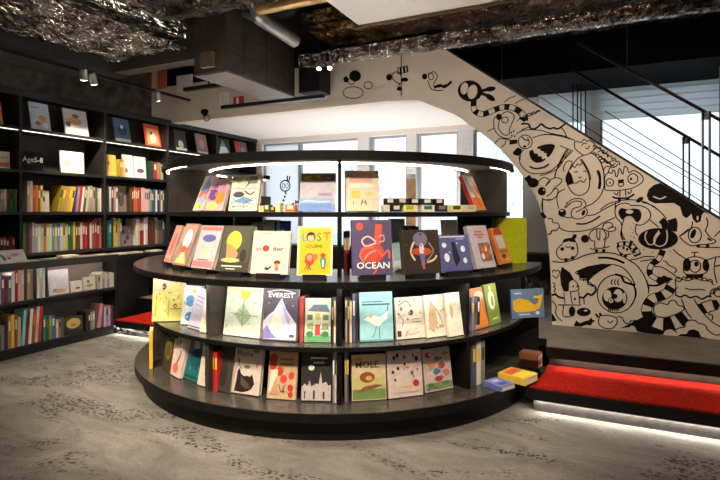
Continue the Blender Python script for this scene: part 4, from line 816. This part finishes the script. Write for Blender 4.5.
isl_book(359,393,292,1.58,ZM,.025,(150,200,204),(110,150,160),[('r',.05,.86,.95,.97,(140,180,215)),('r',.08,.73,.92,.76,(60,80,110)),('r',.08,.79,.7,.81,(60,80,110)),('p',[(.1,.44),(.35,.55),(.6,.48),(.88,.62),(.82,.45),(.66,.36),(.56,.3),(.45,.32),(.28,.4)],(238,236,226)),('l',[(.15,.5),(.4,.56),(.3,.48)],.06,(190,190,160)),('l',[(.84,.6),(.86,.72)],.03,(90,90,80)),('l',[(.5,.3),(.42,.15),(.36,.08)],.02,(70,80,80)),('l',[(.58,.3),(.58,.05)],.02,(70,80,80)),('r',.0,.02,.98,.04,(120,170,175))],'turquoise picture book with a flying white bird on the middle shelf',8)
isl_book(395,424,297,1.57,ZM,.025,(226,214,196),(200,186,170),[('l',[(.1,.8),(.4,.9),(.55,.75)],.03,(110,90,80)),('e',.55,.62,.07,.07,(90,70,70)),('l',[(.1,.6),(.25,.45),(.2,.3)],.03,(140,120,110)),('r',.6,.45,.85,.47,(150,130,120)),('r',.55,.38,.9,.4,(150,130,120)),('r',.02,.06,.16,.2,(60,55,60)),('e',.2,.72,.05,.05,(150,110,100)),('l',[(.3,.15),(.5,.1),(.8,.14)],.02,(170,140,130))]+sp(22,[(130,110,100),(170,150,135),(100,84,80)],3,r=.03),'cream picture book with scattered sketches right of the white bird book',9)
isl_book(425,446,295,1.60,ZM,.025,(232,222,204),(215,200,180),[('p',[(.1,.2),(.25,.9),(.5,.7),(.55,.3),(.35,.1)],(205,170,130)),('l',[(.3,.8),(.6,.6),(.8,.3)],.06,(190,160,130)),('r',.6,.2,.85,.28,(170,160,150))]+sp(14,[(195,165,130),(170,140,110)],4,r=.035),'cream picture book with a tan brush-like sketch on the middle shelf',10)
isl_book(447,461,293,1.645,ZM,.03,(236,226,206),(226,214,190),[('e',.3,.6,.12,.2,(210,170,120)),('e',.5,.75,.2,.06,(220,200,170))],'cream picture book touching the right upright of the middle shelf',10)
isl_spines(471.5,480,297,1.62,ZM,['lavender','slate','charcoal'],'%s spine right of the right upright on the middle shelf','purple-grey spines on the middle shelf',.18)
isl_book(480,495,286,1.60,ZM,.025,(196,120,80),(205,190,170),[('p',[(.1,.05),(.6,.6),(.9,.05)],(236,130,50)),('e',.5,.8,.3,.12,(215,190,170)),('l',[(.4,.7),(.5,.3),(.7,.1)],.1,(226,150,60))],'orange-brown picture book before the green swirl book',12,w=.2,phi=44,h=.30)
isl_book(495,511,284,1.60,ZM,.03,(120,140,60),(90,110,50),[('e',.45,.6,.26,.24,(240,240,215)),('e',.5,.58,.12,.14,(130,150,60)),('e',.45,.9,.1,.06,(230,235,150)),('r',.3,.12,.8,.16,(220,220,150))],'green picture book with a white swirl next to the whale book',10,w=.2,phi=50,h=.31)
# whale book turned outwards past the shelf end
wb_ = face_book('picture_book', .315, .235, .02, (96,120,150), (80,100,130), [('p',[(.05,.62),(.25,.7),(.5,.62),(.7,.42),(.8,.5),(.84,.66),(.66,.68),(.7,.75),(.84,.74),(.97,.82),(.93,.55),(.86,.3),(.7,.22),(.4,.2),(.15,.2),(.05,.3)],(222,176,45)),('r',.1,.84,.3,.88,(205,215,225)),('e',.78,.15,.06,.06,(225,232,240)),('r',.2,.1,.55,.14,(205,215,225))],
   (*pa(R(64)+YAW, 1.76), ZM+.0015), YAW+R(17), R(4), 'blue landscape picture book with a yellow whale at the right end of the middle shelf', None, 'book')
# ---- bottom tier ----
isl_spines(143.5,147,338,1.62,ZB,[(60,150,150)],'small teal %s spine at the far left end of the bottom shelf','teal spine on the bottom shelf',.15)
p = pa(R(-58)+YAW, 1.76)
spine_book((226,180,40), .026, .30, .2, (p[0],p[1],ZB+.001), R(20)+YAW, 0, (226,180,40), 'tall yellow spine standing at the left end of the bottom shelf', 'yellow spine on the bottom shelf')
isl_book(157,171,333,1.64,ZB,.03,(66,60,40),(50,46,34),[('e',.5,.6,.38,.26,(130,110,50)),('e',.5,.6,.28,.18,(84,76,44))],'dark olive picture book with a round gold pattern, left on the bottom shelf',8,w=.2,phi=-53,h=.27)
isl_book(166,178,335,1.64,ZB,.025,(214,190,180),(150,130,120),[('l',[(.3,.9),(.6,.6),(.4,.3)],.12,(120,100,90)),('e',.4,.2,.25,.12,(215,110,80)),('e',.6,.75,.2,.1,(235,225,215))],'pale pinkish picture book left of the teal one on the bottom shelf',14,w=.18,phi=-47,h=.30)
isl_book(176,198,337,1.60,ZB,.03,(30,110,112),(24,60,60),[('e',.55,.45,.38,.22,(20,84,92)),('p',[(.2,.95),(.5,.95),(.55,.7),(.3,.65)],(190,205,190)),('e',.5,.62,.2,.08,(50,60,80)),('l',[(.1,.5),(.2,.8)],.08,(150,140,120)),('r',.1,.05,.9,.1,(20,70,74)),('e',.75,.8,.14,.12,(70,150,140))]+sp(14,[(60,140,140),(20,70,80),(120,170,160)],8,r=.05),'big deep teal picture book leaning on the bottom shelf',14,w=.26,phi=-40,h=.335)
isl_book(198,208,347,1.62,ZB,.025,(220,206,184),(40,40,44),[('p',[(.4,.3),(.9,.6),(.9,.3)],(50,90,160)),('l',[(.2,.8),(.7,.9)],.05,(150,140,140))],'cream picture book with a blue patch by the left upright, bottom shelf',12,w=.15,phi=-34.3,h=.29)
isl_spines(211.5,217.5,352,1.66,ZB,['red','red'],'slim bright %s spine right of the left upright on the bottom shelf','pair of red spines on the bottom shelf',.13,0)
isl_book(219.5,232,346,1.63,ZB,.03,(62,58,52),(50,46,42),[('e',.4,.4,.25,.3,(44,42,40))],'dark grey picture book half hidden behind the black bird book',12)
isl_book(234,262,346,1.60,ZB,.035,(204,190,176),(66,54,90),[('t','Plume',.38,.82,.15,(80,70,66),1.1),('p',[(.1,.04),(.14,.25),(.16,.45),(.22,.52),(.3,.4),(.42,.36),(.52,.38),(.62,.36),(.7,.42),(.76,.32),(.8,.22),(.72,.12),(.6,.07),(.4,.03)],(38,30,30)),('p',[(.3,.36),(.55,.24),(.7,.14),(.5,.1),(.3,.2)],(84,70,66)),('l',[(.05,.3),(.1,.5),(.18,.62)],.02,(120,104,96)),('e',.5,.56,.12,.04,(120,104,96)),('e',.18,.66,.04,.06,(150,110,100)),('e',.78,.9,.12,.04,(140,124,112)),('e',.85,.62,.05,.05,(200,120,100)),('l',[(.3,.5),(.2,.6)],.03,(120,104,96))],'greyish picture book titled Plume with a large black bird',11)
isl_book(268,297,352,1.62,ZB,.025,(196,170,136),(170,140,110),[('r',.4,.72,.9,.76,(150,110,80)),('r',.4,.82,.85,.86,(150,110,80)),('e',.15,.85,.16,.1,(196,50,40)),('e',.15,.7,.13,.1,(206,60,46)),('e',.4,.58,.12,.1,(200,56,42)),('e',.55,.42,.12,.09,(205,70,50)),('e',.82,.5,.1,.08,(206,60,46)),('e',.8,.25,.1,.07,(196,50,40)),('e',.82,.1,.08,.06,(196,50,40)),('p',[(.05,.15),(.1,.6),(.35,.62),(.3,.15)],(226,216,196)),('p',[(.1,.1),(.4,.1),(.3,.5)],(200,150,120)),('l',[(.4,.3),(.5,.15),(.6,.3)],.03,(90,60,50))]+sp(14,[(206,70,50),(180,140,100),(90,70,56)],9,r=.03),'tan picture book with red flowers on the bottom shelf',11)
isl_book(301,332,352,1.63,ZB,.025,(44,40,40),(36,32,32),[('r',.3,.86,.85,.89,(196,190,186)),('r',.4,.76,.75,.8,(196,190,186)),('e',.33,.68,.1,.06,(226,220,214)),('p',[(.02,.02),(.02,.28),(.12,.36),(.2,.3),(.28,.42),(.34,.3),(.5,.36),(.58,.34),(.64,.6),(.7,.36),(.82,.4),(.9,.32),(.98,.34),(.98,.02)],(190,180,178)),('r',.1,.05,.14,.2,(60,56,56)),('r',.4,.05,.46,.22,(60,56,56)),('r',.72,.05,.78,.2,(60,56,56))]+sp(14,[(120,116,114),(90,86,84)],15,v0=.1,v1=.9,r=.02),'black picture book with a pale castle skyline under a crescent moon',10)
isl_spines(332.5,336.5,352,1.66,ZB,['grey','white'],'slim %s spine left of the middle upright on the bottom shelf','slim spines left of the middle upright, bottom shelf',.2)
isl_spines(344.5,349,350,1.66,ZB,['grey','slate'],'slim %s spine right of the middle upright on the bottom shelf','slim spines right of the middle upright, bottom shelf',.2)
isl_book(351,386,354,1.62,ZB,.03,(206,186,150),(120,130,90),[('r',.02,.02,.98,.24,(110,140,80)),('r',.02,.24,.98,.5,(196,186,120)),('t','MOLE',.45,.77,.2,(84,66,60),1.05),('e',.22,.9,.12,.05,(226,150,60)),('e',.45,.5,.22,.12,(130,84,50)),('e',.5,.48,.1,.05,(215,160,90)),('p',[(.15,.18),(.35,.3),(.7,.34),(.92,.32),(.7,.26),(.4,.2)],(130,90,64))],'green and tan picture book titled MOLE beside the middle upright',9)
isl_book(387,422,350,1.62,ZB,.025,(214,196,190),(190,170,160),[('e',.2,.85,.04,.05,'charcoal'),('e',.3,.9,.05,.05,'dark red'),('e',.5,.85,.04,.04,'slate'),('e',.85,.8,.05,.06,'charcoal'),('e',.3,.62,.04,.04,'charcoal'),('e',.5,.7,.03,.04,'dark red'),('e',.7,.5,.04,.05,'slate'),('e',.15,.55,.04,.04,'dark red'),('e',.2,.38,.03,.03,'dark red'),('e',.8,.28,.09,.07,(190,50,50)),('r',.35,.22,.65,.3,(226,200,150)),('e',.6,.62,.02,.02,'orange'),('r',.1,.1,.9,.115,(200,170,165)),('e',.75,.9,.03,.04,'slate')]+sp(16,[(90,80,80),(170,60,60),(120,120,140)],2,v0=.35,r=.025),'pinkish-white picture book dotted with small dark and red leaves',9)
isl_book(423,451,348,1.60,ZB,.025,(205,190,190),(180,160,150),[('e',.2,.85,.12,.07,(190,60,70)),('e',.5,.75,.1,.07,(120,110,170)),('e',.8,.85,.1,.06,(200,160,60)),('e',.3,.6,.12,.08,(236,150,80)),('e',.65,.58,.13,.08,(196,70,70)),('e',.45,.45,.12,.08,(90,130,180)),('e',.8,.4,.12,.08,(210,120,110)),('e',.2,.4,.1,.07,(230,205,200)),('e',.5,.28,.14,.06,(190,60,50)),('r',.02,.05,.98,.2,(130,150,90)),('e',.2,.15,.1,.05,(80,120,60)),('e',.75,.16,.14,.05,(90,130,70))]+sp(34,[(190,60,60),(90,120,170),(220,160,80),(120,150,90),(236,226,220),(150,90,130)],1),'busy multicoloured floral picture book left of the right upright, bottom shelf',10)
isl_spines(472,485,341,1.68,ZB,['slate','cream','grey'],'thick glossy %s spine right of the right upright on the bottom shelf','glossy thick spines on the bottom shelf',.2)
isl_book(486,497,346,1.50,ZB,.03,(150,40,34),(60,50,46),[('e',.4,.4,.25,.2,(205,190,180)),('e',.5,.7,.3,.15,(190,50,44))],'dark red picture book in shadow on the right part of the bottom shelf',10,w=.2,phi=47,h=.25)
def flat_book(name, px, py, z, w, d, t, col, art, rot, lab, cat='book'):
    p = onZ(px, py, z+t); e = tag(empty(name, (p.x,p.y,z+.001), (0,0,rot)), lab, cat)
    c = cm(col); MB().box(-w/2,w/2,-d/2,d/2,0,.003,c).box(-w/2,w/2,-d/2,d/2,t-.003,t,c).box(-w/2,-w/2+.003,-d/2,d/2,.003,t-.003,c).build('cover', e)
    MB().box(-w/2+.003,w/2-.004,-d/2+.004,d/2-.004,.003,t-.003,PAGES).build('page_block', e)
    if art:
        m = MB()
        for (x0,y0,x1,y1,cc) in art: m.box((x0-.5)*w,(x1-.5)*w,(y0-.5)*d,(y1-.5)*d,t,t+.0008,cm(cc))
        m.build('cover_picture', e)
    return e
flat_book('picture_book',499,382,ZB,.15,.17,.035,(110,120,180),[(.2,.2,.8,.4,(60,66,130)),(.3,.6,.7,.8,(190,195,225))],R(62),'small blue book lying flat near the right end of the bottom shelf')
flat_book('picture_book',518,373,ZB,.20,.22,.05,(226,190,60),[(.1,.1,.9,.5,(236,205,70)),(.1,.55,.9,.9,(205,80,50))],R(70),'yellow and red book lying flat on the bottom shelf behind the blue one')
for i in range(3):
    flat_book('wooden_box',531,352+8*(2-i)/2,ZB+.052*i,.12,.15,.048,(130-10*i,84-8*i,58-6*i),None,R(80),'small brown box at the right end of the bottom shelf, '+['bottom','middle','top'][i]+' of its stack','box')
# ================= TALL BOOKCASE =================
XF, XB = -5.50, -5.86; Y_0, Y_1 = 2.31, 7.31
BC = mat((.016,.014,.013), rough=.45, var=.3, nscale=14, name='bookcase_black'); BCB = mat((.05,.045,.04), rough=.6, var=.2, nscale=7, name='bookcase_back')
bcs = tag(empty('bookcase', (0,0,0)), 'tall long black bookcase filling the left wall', 'bookcase')
ys = [Y_0+i for i in range(6)]
for y in ys: MB().box(XB,XF,y-.015,y+.015,.0,2.70,BC).build('upright', bcs)
MB().box(XB,XF,Y_0-.015,Y_1+.015,2.70,2.735,BC).build('top_board', bcs)
MB().box(-5.80,-5.78,Y_0,5.3,2.7355,2.741,LEDD).build('light_strip', bcs)  # added hidden strip, brightens the wall panel above the case
SH = [1.01, 1.45, 1.895, 2.34]
for z in SH:
    for i in range(5): MB().box(XB+.011,XF,ys[i]+.0155,ys[i+1]-.0155,z-.03,z,BC).build('shelf', bcs)
m_ = MB(); m_.box(XB,XB+.01,Y_0+.015,Y_1-.015,.0,2.70,BCB)
m_.build('back_panel', bcs)
MB().box(XF-.001,XF+.012,Y_0-.015,Y_1+.015,2.66,2.735,BC).build('top_fascia', bcs)
for z in (2.34, 2.70):
    for i in range(5): MB().box(XF-.03,XF-.015,ys[i]+.02,ys[i+1]-.02,z-.037 if z < 2.5 else z-.006,z-.031 if z < 2.5 else z-.001,LEDD).build('light_strip', bcs)
# low front case with tray
XL = -5.265; low = tag(empty('low_bookcase', (0,0,0)), 'low black book counter in front of the tall bookcase, with a tray top', 'bookcase')
yl = [2.31, 3.31, 4.30]
MB().box(XF+.001,XL,2.3,4.30,.895,.925,BC).build('tray', low); MB().box(XL-.0,XL+.012,2.3,4.30,.870,.945,BC).build('tray_lip', low)
for z in (.555, .10):
    MB().box(XF+.001,XL,2.3,4.27,z-.03,z,BC).build('shelf', low)
MB().box(XF+.001,XL-.03,2.3,4.27,0,.07,BC).build('plinth', low)
MB().box(XF+.001,XL,4.27,4.30,0,.895,BC).build('side_panel', low); MB().box(XF+.001,XL,2.27,2.299,0,.925,BC).build('side_panel', low)
MB().box(XF+.001,XF+.008,2.3,4.27,.10,.525,BCB).box(XF+.001,XF+.008,2.3,4.27,.555,.894,mat((.22,.17,.15), rough=.6, var=.1, name='taupe_back')).build('back_panel', low)
MB().box(XL-.06,XL-.045,2.35,4.22,.8905,.8945,LEDT).build('light_strip', low)
MB().box(XF+.001,XL-.08,4.31,6.2,.895,.925,BC).build('tray_extension', low)
def Yp(px, X): return onX(px, 212, X).y
CN = {}
def row(X, z, px0, px1, cols, hpx, d, where, tpx=None, lean=0, hvar=.12, tm=.031):
    """books packed from px0 to px1 along plane X, cycling the colour list"""
    y0, y1 = Yp(px0, X), Yp(px1, X); n = max(1, round((y1-y0)/tm)); t = (y1-y0)/n
    zc = .5*(y0+y1); dep = (X*FW.x+zc*FW.y); h0 = hpx*dep/FOC
    seq = [cols[i % len(cols)] if len(cols) >= n else cols[min(len(cols)-1, int(i*len(cols)/n))] for i in range(n)]
    for i, c in enumerate(seq):
        h = h0*(1-random.random()*hvar); th = t*.9*(math.cos(lean) if lean else 1)
        lc = seq[i-1] if i else None; rc = seq[i+1] if i < n-1 else None
        nm = lambda q: q if isinstance(q, str) else 'mixed'
        side = f'between {nm(lc)} and {nm(rc)} spines' if lc and rc else ('at the left end' if rc else ('at the right end' if lc else 'alone'))
        size = 'taller' if h > h0*(1-hvar/2) else 'shorter'
        lab = f'{size} {nm(c)} book {side}, {where}'
        spine_book(c, th, h, d, (X, y0+i*t+.001, z+.001+(th*math.sin(lean) if lean > 0 else 0)), R(90), lean, random.choice(['white','cream',c,c,'charcoal']), lab, 'packed books, '+where)
XS = XF-.05
def case_face(b0, b1, ytop, z, cover, spine, art, lab, tilt=12, X=XS, t=.02, h=None):
    y0, y1 = Yp(b0, X-.0), Yp(b1, X); y0 = onX(b0, 212-(z-EYE)*0, X).y
    w = (y1-y0)*.97; dep = X*FW.x+.5*(y0+y1)*FW.y
    hh = min(.32 if z > 2 else .4, (EYE+(212-ytop)*(dep+.03)/FOC-z)/math.cos(R(tilt)))
    return face_book('picture_book', w, hh, t, cover, spine, art, (X-.06,.5*(y0+y1),z+.001), R(90), R(tilt), lab, None)
# top row, covers out
top = [(-8,6,101,(226,130,60),[('e',.5,.3,.3,.15,(240,200,120))],'orange picture book at the picture’s left edge, top shelf of the tall bookcase'),
 (34,54,103,(190,205,225),[('e',.6,.45,.2,.12,(210,150,80)),('e',.35,.25,.15,.08,(200,90,70)),('e',.75,.2,.15,.1,'white'),('r',.1,.8,.5,.83,(100,120,160))],'white and pale blue picture book with a brown ball, top shelf'),
 (68,92,107,(214,206,214),[('e',.45,.55,.3,.14,(196,160,100)),('e',.5,.75,.15,.08,(120,100,110)),('r',.05,.08,.95,.3,(235,232,228)),('e',.15,.4,.1,.1,(110,100,150))],'lilac picture book with a tan animal on the cover, top shelf'),
 (118,134,116,(90,110,140),[('e',.5,.5,.3,.2,(40,80,130)),('e',.5,.65,.1,.08,(220,230,240)),('r',.02,.02,.98,.16,(200,205,210))],'slate blue picture book on the top shelf'),
 (149,164,120,(226,90,60),[('r',.1,.1,.9,.8,(236,170,120)),('e',.5,.4,.22,.22,(246,230,214)),('e',.4,.6,.08,.06,'charcoal')],'orange-red picture book with a white figure, top shelf'),
 (178,190,126,(50,46,46),[('e',.5,.3,.22,.2,(200,196,190)),('r',.05,.02,.95,.14,(225,220,212))],'black picture book with a pale shape, top shelf'),
 (200,211,131,(150,130,130),[('e',.5,.5,.25,.25,(200,150,130)),('r',.05,.02,.95,.12,(230,225,215))],'greyish picture book near the far end of the top shelf'),
 (220,234,137,(38,38,38),[('p',[(.02,.02),(.5,.95),(.98,.02)],(226,232,226)),('p',[(.3,.55),(.5,.95),(.7,.55)],(60,170,110))],'dark picture book with a white and green triangle on the top shelf'),
 (239,251,133,(120,110,112),[('r',.02,.02,.3,.98,(206,46,48)),('e',.65,.5,.2,.2,(150,146,150))],'grey and red picture book at the far end of the top shelf')]
for b0,b1,yt,c,ar,lb in top: case_face(b0,b1,yt,2.34,c,None,ar,lb)
# second row
W2 = 'second shelf of the tall bookcase'
case_face(-14,13,151,1.895,(236,224,205),None,[('r',.05,.1,.95,.35,(226,120,90)),('r',.05,.6,.95,.7,(205,190,170))],'white and red picture book at the left edge, second shelf',4,t=.02)
case_face(63,87,152,1.895,(236,232,222),None,[('r',.15,.3,.4,.6,(222,226,150)),('l',[(.2,.8),(.5,.75),(.8,.8)],.03,(140,150,150)),('l',[(.5,.2),(.6,.5),(.8,.4)],.04,(150,150,140)),('r',.05,.02,.95,.04,(200,190,120))],'white picture book with faint doodles right of the age sign',4)
case_face(106,119,155,1.895,(236,190,90),(236,200,60),[('e',.4,.6,.15,.1,(226,120,50)),('r',.1,.1,.9,.2,(240,210,120))],'yellow-orange picture book, second shelf, next bay',4)
row(XS,1.895,120,124,['yellow','yellow'],18,.2,'second shelf, middle bay left',tm=.03,hvar=.03)
case_face(126,136,155,1.895,(238,228,216),None,[('e',.3,.3,.15,.1,(205,80,80)),('l',[(.5,.5),(.8,.5)],.05,(150,130,150))],'white picture book with small red mark, second shelf',5)
case_face(137,149,157,1.895,(226,222,226),None,[('e',.5,.7,.3,.12,(205,190,205)),('e',.5,.35,.3,.1,(120,70,80))],'whitish picture book with a purple smudge, second shelf',5)
row(XS,1.895,150,164,['dark green','red','tan','cream'],18,.2,'second shelf, middle bay right',tm=.06)
sg = tag(empty('age_sign', (XF+.005, .5*(Yp(22,XF)+Yp(43,XF)), 1.90), (0,0,R(90))), 'black shelf sign with white lettering Age5-8 on the second shelf', 'sign')
sw = (Yp(43,XF)-Yp(22,XF)); sm = MB().box(-sw/2,sw/2,.0,.006,0,.19,BLK).box(-sw/2,sw/2,.006,.06,0,.004,BLK); sm.build('plate', sg)
place_text(sg, 'Age5-8', .075, .0, .105, -.0008, cm('white'), 'lettering')
# third row
W3 = 'third shelf, '
row(XS,1.452,-6,22,['red','cream','beige','brown','green','green','cream','white'],23,.2,W3+'left bay')
row(XS,1.452,27,33,['cream','beige','cream'],31,.2,W3+'near bay left',hvar=.04)
row(XS,1.452,33,43,['orange','orange','tan','yellow'],27,.2,W3+'near bay orange part',hvar=.15)
case_face(43,52,191,1.452,(190,184,180),None,[('e',.4,.6,.12,.15,(60,56,60))],'grey picture book with a dark spot, third shelf',3,t=.02)
row(XS,1.452,57,72,['yellow','tan','yellow','yellow'],26,.2,W3+'leaning yellow part',lean=R(11),hvar=.02,tm=.036)
row(XS,1.452,73,90,['purple','lavender','red','white','olive','pale green','beige'],27,.2,W3+'leaning middle part',lean=R(7),hvar=.1)
row(XS,1.452,91,104,['pink','cream','green','beige','white','slate'],26,.2,W3+'near bay right')
row(XS,1.452,107,118,['dark green','white','slate','pink','cream'],26,.2,W3+'middle bay left')
case_face(118,129,186,1.452,(140,134,120),None,[('e',.5,.5,.3,.3,(90,84,76)),('e',.5,.7,.2,.08,(170,160,140))],'grey-brown picture book standing in the middle bay, third shelf',3)
row(XS,1.452,130,152,['brown','orange','red','cream','pink','white','beige'],25,.2,W3+'middle bay centre')
row(XS,1.452,152,166,['teal','white','dark green','grey','cream','slate','dark green'],23,.2,W3+'middle bay right')
row(XS,1.452,168,177,['grey','cream','dark green','white'],23,.2,W3+'far bay')
# fourth row
W4 = 'fourth shelf, '
row(XS,1.012,-6,18,['charcoal','dark red','brown','dark red','red','charcoal'],18,.2,W4+'left bay')
row(XS,1.012,23,35,['green','dark red','grey','white'],31,.2,W4+'near bay left',hvar=.1)
row(XS,1.012,35,68,['white','pale green','orange','pale green','pale blue','pale yellow','pale blue','yellow','pale green'],28,.2,W4+'pale matching series',hvar=.03)
row(XS,1.012,68,92,['green','yellow','brown','cream','red','dark red','white'],28,.2,W4+'near bay centre')
row(XS,1.012,92,104,['grey','red','red','tan','white'],30,.2,W4+'near bay right')
row(XS,1.012,107,122,['teal','dark green','yellow','beige','yellow','grey'],29,.2,W4+'middle bay left')
case_face(122,135,226,1.012,(150,136,140),None,[('e',.3,.7,.12,.1,(70,60,80)),('e',.6,.4,.15,.12,(90,60,70)),('e',.4,.2,.1,.1,(60,60,60)),('e',.75,.75,.08,.1,(200,180,180))],'mottled mauve picture book standing in the middle bay, fourth shelf',3)
row(XS,1.012,136,166,['cream','red','white','dark red','brown','tan','grey','slate'],27,.2,W4+'middle bay right')
# tray: books lying flat
k = 0
for (px, w_, c, l) in ((30,.34,'cream','cream'),(46,.3,(170,205,160),'pale green'),(62,.3,'cream','ivory'),(82,.36,(214,150,140),'dusty pink'),(100,.3,'beige','beige')):
    y = Yp(px, -5.37); m = cm(c); e = tag(empty('picture_book', (-5.38,y,.9265)), f'{l} picture book lying flat on the tray of the low counter', 'book')
    MB().box(-.1,.09,-w_/2*.9,w_/2*.9,0,.003,m).box(-.1,.09,-w_/2*.9,w_/2*.9,.021,.024,m).build('cover', e); MB().box(-.096,.086,-w_/2*.88,w_/2*.88,.003,.021,PAGES).build('page_block', e)
for (px, c, l) in ((68,'cream','upper cream'),(118,'white','small white'),(134,'beige','small beige'),(154,'white','far white')):
    y = Yp(px, -5.40); z = .9265 if px > 100 else .9515; m = cm(c); e = tag(empty('picture_book', (-5.40,y,z)), f'{l} picture book lying flat on the counter tray', 'book')
    MB().box(-.06,.05,-.1,.1,0,.003,m).box(-.06,.05,-.1,.1,.017,.02,m).build('cover', e); MB().box(-.057,.047,-.096,.096,.003,.017,PAGES).build('page_block', e)
face_book('picture_book', .42, .16, .015, (236,230,222), None, [('l',[(.2,.2),(.3,.6),(.45,.6),(.5,.25)],.07,(70,130,80)),('e',.75,.6,.1,.12,(226,170,180)),('e',.6,.4,.05,.1,(205,90,90))], (-5.36,Yp(8,-5.33),.9265), R(90), R(35), 'white landscape picture book with a green arch propped on the tray', None)
# low counter, upper shelf
XS2 = XL-.03; W5 = 'low counter upper, '
row(XS2,.556,-6,15,['white','cream','purple','red','slate','white'],31,.16,W5+'left part',hvar=.2)
row(XS2,.556,15,36,['red','pink','beige','brown','cream','tan','charcoal','red'],34,.16,W5+'red and tan part')
row(XS2,.556,37,48,['white','cream','white','dark green','white'],36,.16,W5+'white part',hvar=.04)
def low_face(b0, b1, ytop, z, c, ar, lb, tilt=6, t=.02):
    y0, y1 = Yp(b0, XS2), Yp(b1, XS2); w = (y1-y0)*.96; dep = XS2*FW.x+.5*(y0+y1)*FW.y; h = (EYE+(212-ytop)*dep/FOC-z)
    return face_book('picture_book', w, h, t, c, None, ar, (XS2-.04,.5*(y0+y1),z+.001), R(90), R(tilt), lb, None)
low_face(50,71,270,.556,(234,228,232),[('e',.5,.15,.35,.08,(226,190,150)),('e',.3,.2,.1,.06,(205,150,120)),('l',[(.3,.6),(.6,.7)],.02,(200,200,215))],'white picture book standing face out on the low counter')
low_face(72,84,281,.556,(236,226,212),[('e',.6,.35,.2,.1,(205,90,80))],'small cream picture book with a red mark, low counter')
low_face(85,97,277,.556,(234,226,212),[('e',.5,.35,.3,.12,(170,190,80)),('e',.4,.65,.12,.1,(120,100,130))],'small cream picture book with a green mark, low counter')
row(XS2,.556,98,116,['cream','white','cream','white','beige'],16.5,.16,W5+'small white part',hvar=.15,tm=.03)
# low counter, bottom shelf
W6 = 'low counter bottom, '
row(XS2,.101,-6,8,['slate','brown','grey','charcoal'],30,.16,W6+'left end',hvar=.25)
row(XS2,.101,8,21,['tan','yellow','orange','beige','yellow'],33,.16,W6+'yellow part',hvar=.1)
row(XS2,.101,21.5,41,['turquoise','red','white','orange','cream','red','dark red','red'],36,.16,W6+'red part',lean=R(4),hvar=.08)
row(XS2,.101,43,55,['teal','green','lime','blue','pale blue'],26,.16,W6+'green and blue part',hvar=.1)
row(XS2,.101,56,64,['beige','tan','slate','lavender'],19,.16,W6+'small beige part')
low_face(65.5,85,317,.101,(84,74,50),[('e',.5,.6,.38,.3,(226,190,110)),('e',.5,.5,.15,.08,(190,150,70)),('r',.02,.02,.98,.2,(50,60,40))],'dark picture book with a big round yellow shape, bottom of the low counter')
row(XS2,.101,86,95,['charcoal','pale green','cream'],19,.16,W6+'pale green part',tm=.03)
row(XS2,.101,97,101,['pink','cream'],24,.16,W6+'leaning pink pair',lean=R(8),tm=.035,hvar=.02)
row(XS2,.101,104,117,['lavender','pink','slate','brown','tan'],21,.16,W6+'right end')
# ================= OUTSIDE =================
BK = mat((.9,.92,.95), rough=.9, var=.15, name='frosted_bark')
random.seed(3)
def tree(x, y, h, lab):
    m = MB()
    def br(p, d, l, r, n):
        q = p+d*l; m.tube([p, (p+q)/2+Vector((random.uniform(-.05,.05),0,random.uniform(-.03,.03)))*l, q], r, BK, 5, False, [r, r*.85, r*.6])
        if n:
            for _ in range(3):
                a = Vector((random.uniform(-1,1), random.uniform(-.6,.6), random.uniform(.0,1.0))); br(p+d*l*random.uniform(.55,1), (d+a*.9).normalized(), l*random.uniform(.55,.75), r*.55, n-1)
    br(Vector((0,0,0)), Vector((0,0,1)), h*.42, .045, 5)
    tag(m.build('bare_tree', loc=(x,y,-1.199)), lab, 'tree', 'pale bare trees outside')
tree(-5.2,12,6.2,'bare tree outside the middle windows, left'); tree(-3.2,15.5,6.6,'bare tree outside the windows right of the middle'); tree(-.4,12.6,6.0,'bare tree outside seen beneath the mural arch')
struct(MB().box(-30,30,7.7,60,-1.3,-1.2,mat((.7,.72,.75), rough=.9, name='pale_ground')).build('ground'))
w = bpy.data.worlds.new('world'); S.world = w; w.use_nodes = True; nt = w.node_tree; bg = nt.nodes['Background']
tc = nt.nodes.new('ShaderNodeTexCoord'); gr = nt.nodes.new('ShaderNodeTexNoise'); gr.inputs['Scale'].default_value = 3; gr.inputs['Detail'].default_value = 5
nt.links.new(tc.outputs['Generated'], gr.inputs['Vector']); r_ = nt.nodes.new('ShaderNodeValToRGB'); r_.color_ramp.elements[0].position = .35; r_.color_ramp.elements[0].color = (.74,.84,.92,1); r_.color_ramp.elements[1].position = .65; r_.color_ramp.elements[1].color = (.93,.97,1,1)
nt.links.new(gr.outputs['Fac'], r_.inputs['Fac']); nt.links.new(r_.outputs['Color'], bg.inputs['Color']); bg.inputs['Strength'].default_value = 1.5
S.view_settings.view_transform = 'Standard'; S.view_settings.look = 'None'; S.view_settings.exposure = .08; S.view_settings.gamma = 1; S.view_settings.use_curve_mapping = False
